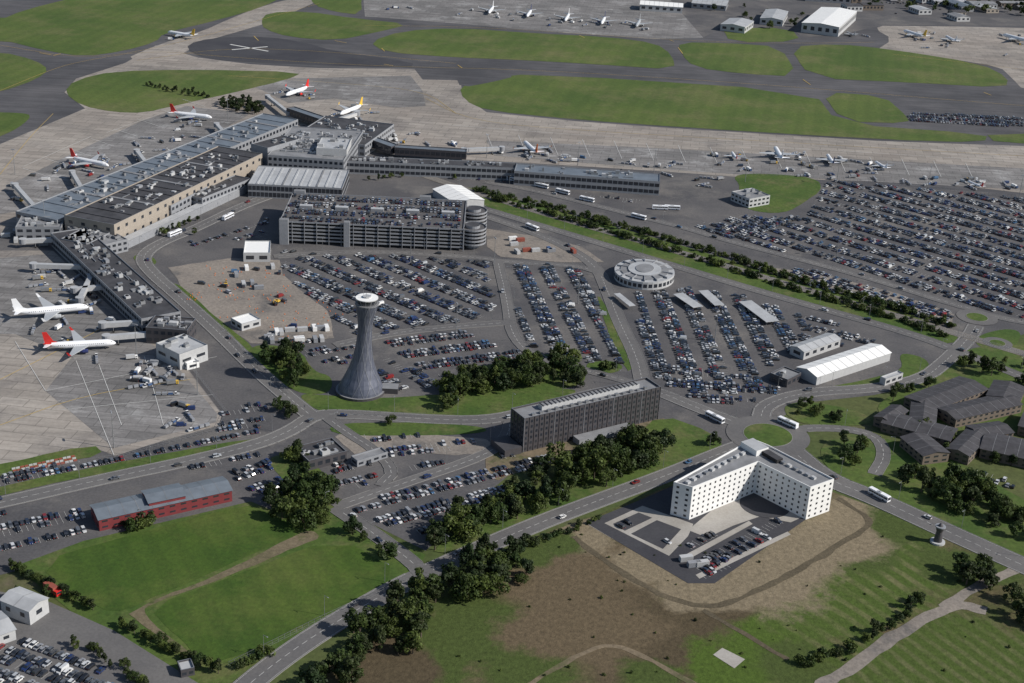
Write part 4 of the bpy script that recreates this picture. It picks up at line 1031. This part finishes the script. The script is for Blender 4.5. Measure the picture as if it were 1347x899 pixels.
def put_tree(x,y,ms,s,name='broadleaf_tree'):
    inst(name,random.choice(ms),(x,y,0),U(0,6.28),(s*U(.85,1.15),s*U(.85,1.15),s*U(.75,1.2)))
def forest(px,sp,ms=TR,s0=.7,s1=1.15,name='broadleaf_tree',dens=1):
    poly=[(a.x,a.y) for a in PP(px)]; xs=[a[0] for a in poly];ys=[a[1] for a in poly]
    x=min(xs)
    while x<max(xs):
        y=min(ys)
        while y<max(ys):
            xx=x+U(-.6,.6)*sp;yy=y+U(-.6,.6)*sp
            if inpoly(xx,yy,poly) and R_()<dens and not onroad(xx,yy,-1,2): put_tree(xx,yy,ms,U(s0,s1),name)
            y+=sp
        x+=sp
def row(px,sp,ms=TR,s0=.6,s1=1,name='broadleaf_tree',jit=1.5,dens=1):
    for c,d in resample(PP(px),sp):
        x=c.x+U(-jit,jit);y=c.y+U(-jit,jit)
        if R_()<dens and not onroad(x,y,-1,.8): put_tree(x,y,ms,U(s0,s1),name)
MX=TR+TD
forest([(372,598),(400,602),(430,625),(444,655),(436,695),(410,700),(380,690),(352,676),(345,664),(385,645),(378,615)],6,MX,.5,1.15,dens=.9)
forest([(556,722),(590,690),(640,664),(720,622),(800,588),(850,576),(882,588),(878,606),(800,644),(730,672),(650,710),(596,730)],6,MX,.55,1.3,dens=.88)
forest([(585,780),(600,748),(690,716),(706,732),(695,765),(640,786),(600,794)],6,MX,.55,1.25,dens=.86)
forest([(465,832),(500,803),(580,770),(588,800),(578,842),(540,866),(470,872),(440,862)],6,MX,.55,1.2,dens=.86)
forest([(400,895),(440,872),(466,880),(460,910),(385,920)],6,MX,.7,1.2)
forest([(450,686),(480,698),(556,734),(562,752),(540,758),(500,730),(455,704)],4.8,MX,.4,.9,dens=.9)
forest([(576,512),(600,500),(650,484),(740,468),(770,486),(762,510),(700,514),(620,522),(600,540),(578,538)],5.8,MX,.55,1.1,dens=.9)
forest([(340,466),(372,460),(392,470),(412,496),(400,512),(372,512),(350,486)],6,MX,.5,1.0,dens=.8)
forest([(365,520),(384,528),(398,545),(385,556),(365,540)],5,MX,.5,.8)
row([(505,560),(520,560)],4,TR,.5,.6); row([(925,590),(945,585)],8,TD,.7,.9)
row([(5,745),(60,770),(130,806)],3.2,MX,.3,.55,'hedgerow_tree',.8); row([(150,818),(200,845),(290,888)],3.2,MX,.3,.6,'hedgerow_tree',.8)
row([(305,884),(420,826),(545,768)],3.2,BU,.8,1.3,'hedgerow_bush',.6); row([(640,745),(690,722),(790,682)],4,BU,.6,1.1,'hedgerow_bush',1)
row([(640,260),(720,282),(820,312),(920,342),(1050,384),(1150,412),(1250,446)],2.8,BU,.6,1.3,'hedgerow_bush',2.4,dens=.85)
row([(620,250),(740,278),(820,300),(920,327),(1050,370),(1150,399),(1258,432)],2.8,BU,.6,1.4,'hedgerow_bush',2.0,dens=.9)
row([(700,270),(900,325),(1050,374),(1250,436)],8,MX,.3,.6,'broadleaf_tree',2.4,dens=.7)
forest([(292,133),(330,134),(352,150),(330,154),(290,142)],6,TD,.5,.8); forest([(190,112),(260,120),(280,132),(200,118)],6,TD,.3,.5)
forest([(1040,538),(1060,532),(1120,545),(1140,556),(1090,558),(1050,552)],6,MX,.35,.7,dens=.7)
forest([(1160,610),(1230,625),(1347,680),(1480,740),(1480,770),(1347,712),(1240,668),(1150,628)],7,MX,.5,1.15,dens=.85)
forest([(1080,590),(1150,578),(1180,600),(1140,622),(1100,612)],8,MX,.5,.9,dens=.5)
forest([(1150,505),(1200,500),(1230,512),(1200,530),(1150,530)],6.5,MX,.5,1.0,dens=.75)
forest([(1200,560),(1260,575),(1280,600),(1240,606),(1190,596)],9,MX,.5,.8,dens=.6)
forest([(1250,482),(1347,480),(1480,510),(1480,560),(1347,512)],7,MX,.5,1.0,dens=.8)
forest([(1255,755),(1290,740),(1310,760),(1300,785),(1270,785)],6,MX,.6,1.1); forest([(1310,790),(1360,780),(1400,830),(1347,830)],6.5,MX,.6,1.1,dens=.85)
row([(1130,850),(1170,825),(1215,790)],4,MX,.35,.6,'hedgerow_tree'); row([(1280,650),(1347,690)],6,MX,.6,1.0); row([(1290,600),(1347,620)],8,MX,.5,.9); row([(1040,880),(1100,862),(1130,850)],4,BU,.7,1.2,'bush')
forest([(1270,462),(1320,470),(1347,500),(1290,480)],8,MX,.4,.7,dens=.5)
row([(205,318),(225,305),(262,290)],6,MX,.4,.6); row([(240,300),(262,312)],6,MX,.4,.6); row([(475,240),(560,228),(600,236)],7,MX,.35,.5); row([(240,388),(290,434),(330,470)],6,BU,.8,1.4,'bush')
row([(780,488),(812,484)],4,BU,.9,1.3,'bush')
forest([(160,690),(200,684),(205,692),(170,700)],4,BU,1,1.4,'bush')
forest([(1130,14),(1347,26),(1560,30),(1560,-30),(1120,-30)],24,MX,.7,1.3,dens=.7); forest([(930,12),(1000,40),(1050,36),(1110,44),(1150,36),(1130,20),(980,6)],22,MX,.5,.9,dens=.25)
row([(0,780),(60,800),(60,770)],10,MX,.4,.6); row([(80,848),(120,858),(200,908)],4,MX,.3,.5)
for k in range(60):
    q=P(U(600,1340),U(700,890))
    if not blocked(q.x,q.y) and not onroad(q.x,q.y,-1,2) and not (760<k*0+q.x*0+761<762 and False): put_tree(q.x,q.y,BU,U(.12,.35),'bush')
# street lamps
lp=MB(); lp.cyl((0,0),.12,0,10,'metal',6,r2=.07); lp.box((.9,0),(1,0),1.9,.1,9.9,10.05,'metal'); lp.box((2.0,0),(1,0),.7,.35,9.85,10.0,'wgrey'); lpm=lp.mesh('lamp')
for p,w in RP:
    for c,d in resample(p,34):
        n=Vector((-d.y,d.x,0)); q=c+n*(w/2+1.2)
        if not onroad(q.x,q.y,-1,.5): inst('street_lamp',lpm,(q.x,q.y,0),math.atan2(-n.y,-n.x))
hm=MB(); hm.cyl((0,0),.3,0,20,'metal',8,r2=.12); hm.box((0,0),(1,0),3.0,.5,19.6,20.3,'wgrey'); hmm=hm.mesh('mast')
for u,v in ((60,300),(180,470),(260,520),(150,590),(300,160),(480,200),(640,208),(760,218),(860,228),(980,240),(1100,244),(1220,250),(1340,262),(20,230),(540,345),(650,350),(600,440),(1150,300),(1250,320),(1100,340),(1300,380),(760,400),(940,450)):
    q=P(u,v); inst('floodlight_mast',hmm,(q.x,q.y,0),U(0,3))
# ---------------------------------------------------------------- light, world, camera
w=bpy.data.worlds.new('World'); sc.world=w; w.use_nodes=True; nt=w.node_tree
sky=nt.nodes.new('ShaderNodeTexSky'); sky.sky_type='NISHITA'; sky.sun_disc=False
EL=math.radians(36); AZ=math.radians(102)
sky.sun_elevation=EL; sky.sun_rotation=AZ; sky.altitude=300
nt.links.new(sky.outputs[0],nt.nodes['Background'].inputs['Color']); nt.nodes['Background'].inputs['Strength'].default_value=.085
sd=bpy.data.lights.new('sun','SUN'); sd.energy=4.9; sd.angle=math.radians(.5); sd.color=(1,.95,.88)
so=bpy.data.objects.new('sun',sd); sc.collection.objects.link(so)
v=Vector((math.sin(AZ)*math.cos(EL),math.cos(AZ)*math.cos(EL),math.sin(EL)))
so.rotation_euler=v.to_track_quat('Z','Y').to_euler(); so.location=(0,600,400)
cd=bpy.data.cameras.new('camera'); co=bpy.data.objects.new('camera',cd); sc.collection.objects.link(co)
cd.sensor_width=36; cd.lens=36*F/1347; cd.clip_end=30000; cd.clip_start=1
co.matrix_world=Matrix.Translation((0,0,H))@ROT.to_4x4(); sc.camera=co
sc.view_settings.view_transform='Standard'; sc.view_settings.look='None'; sc.view_settings.exposure=0
print('CARS',ncar[0],'OBJS',len(bpy.data.objects))
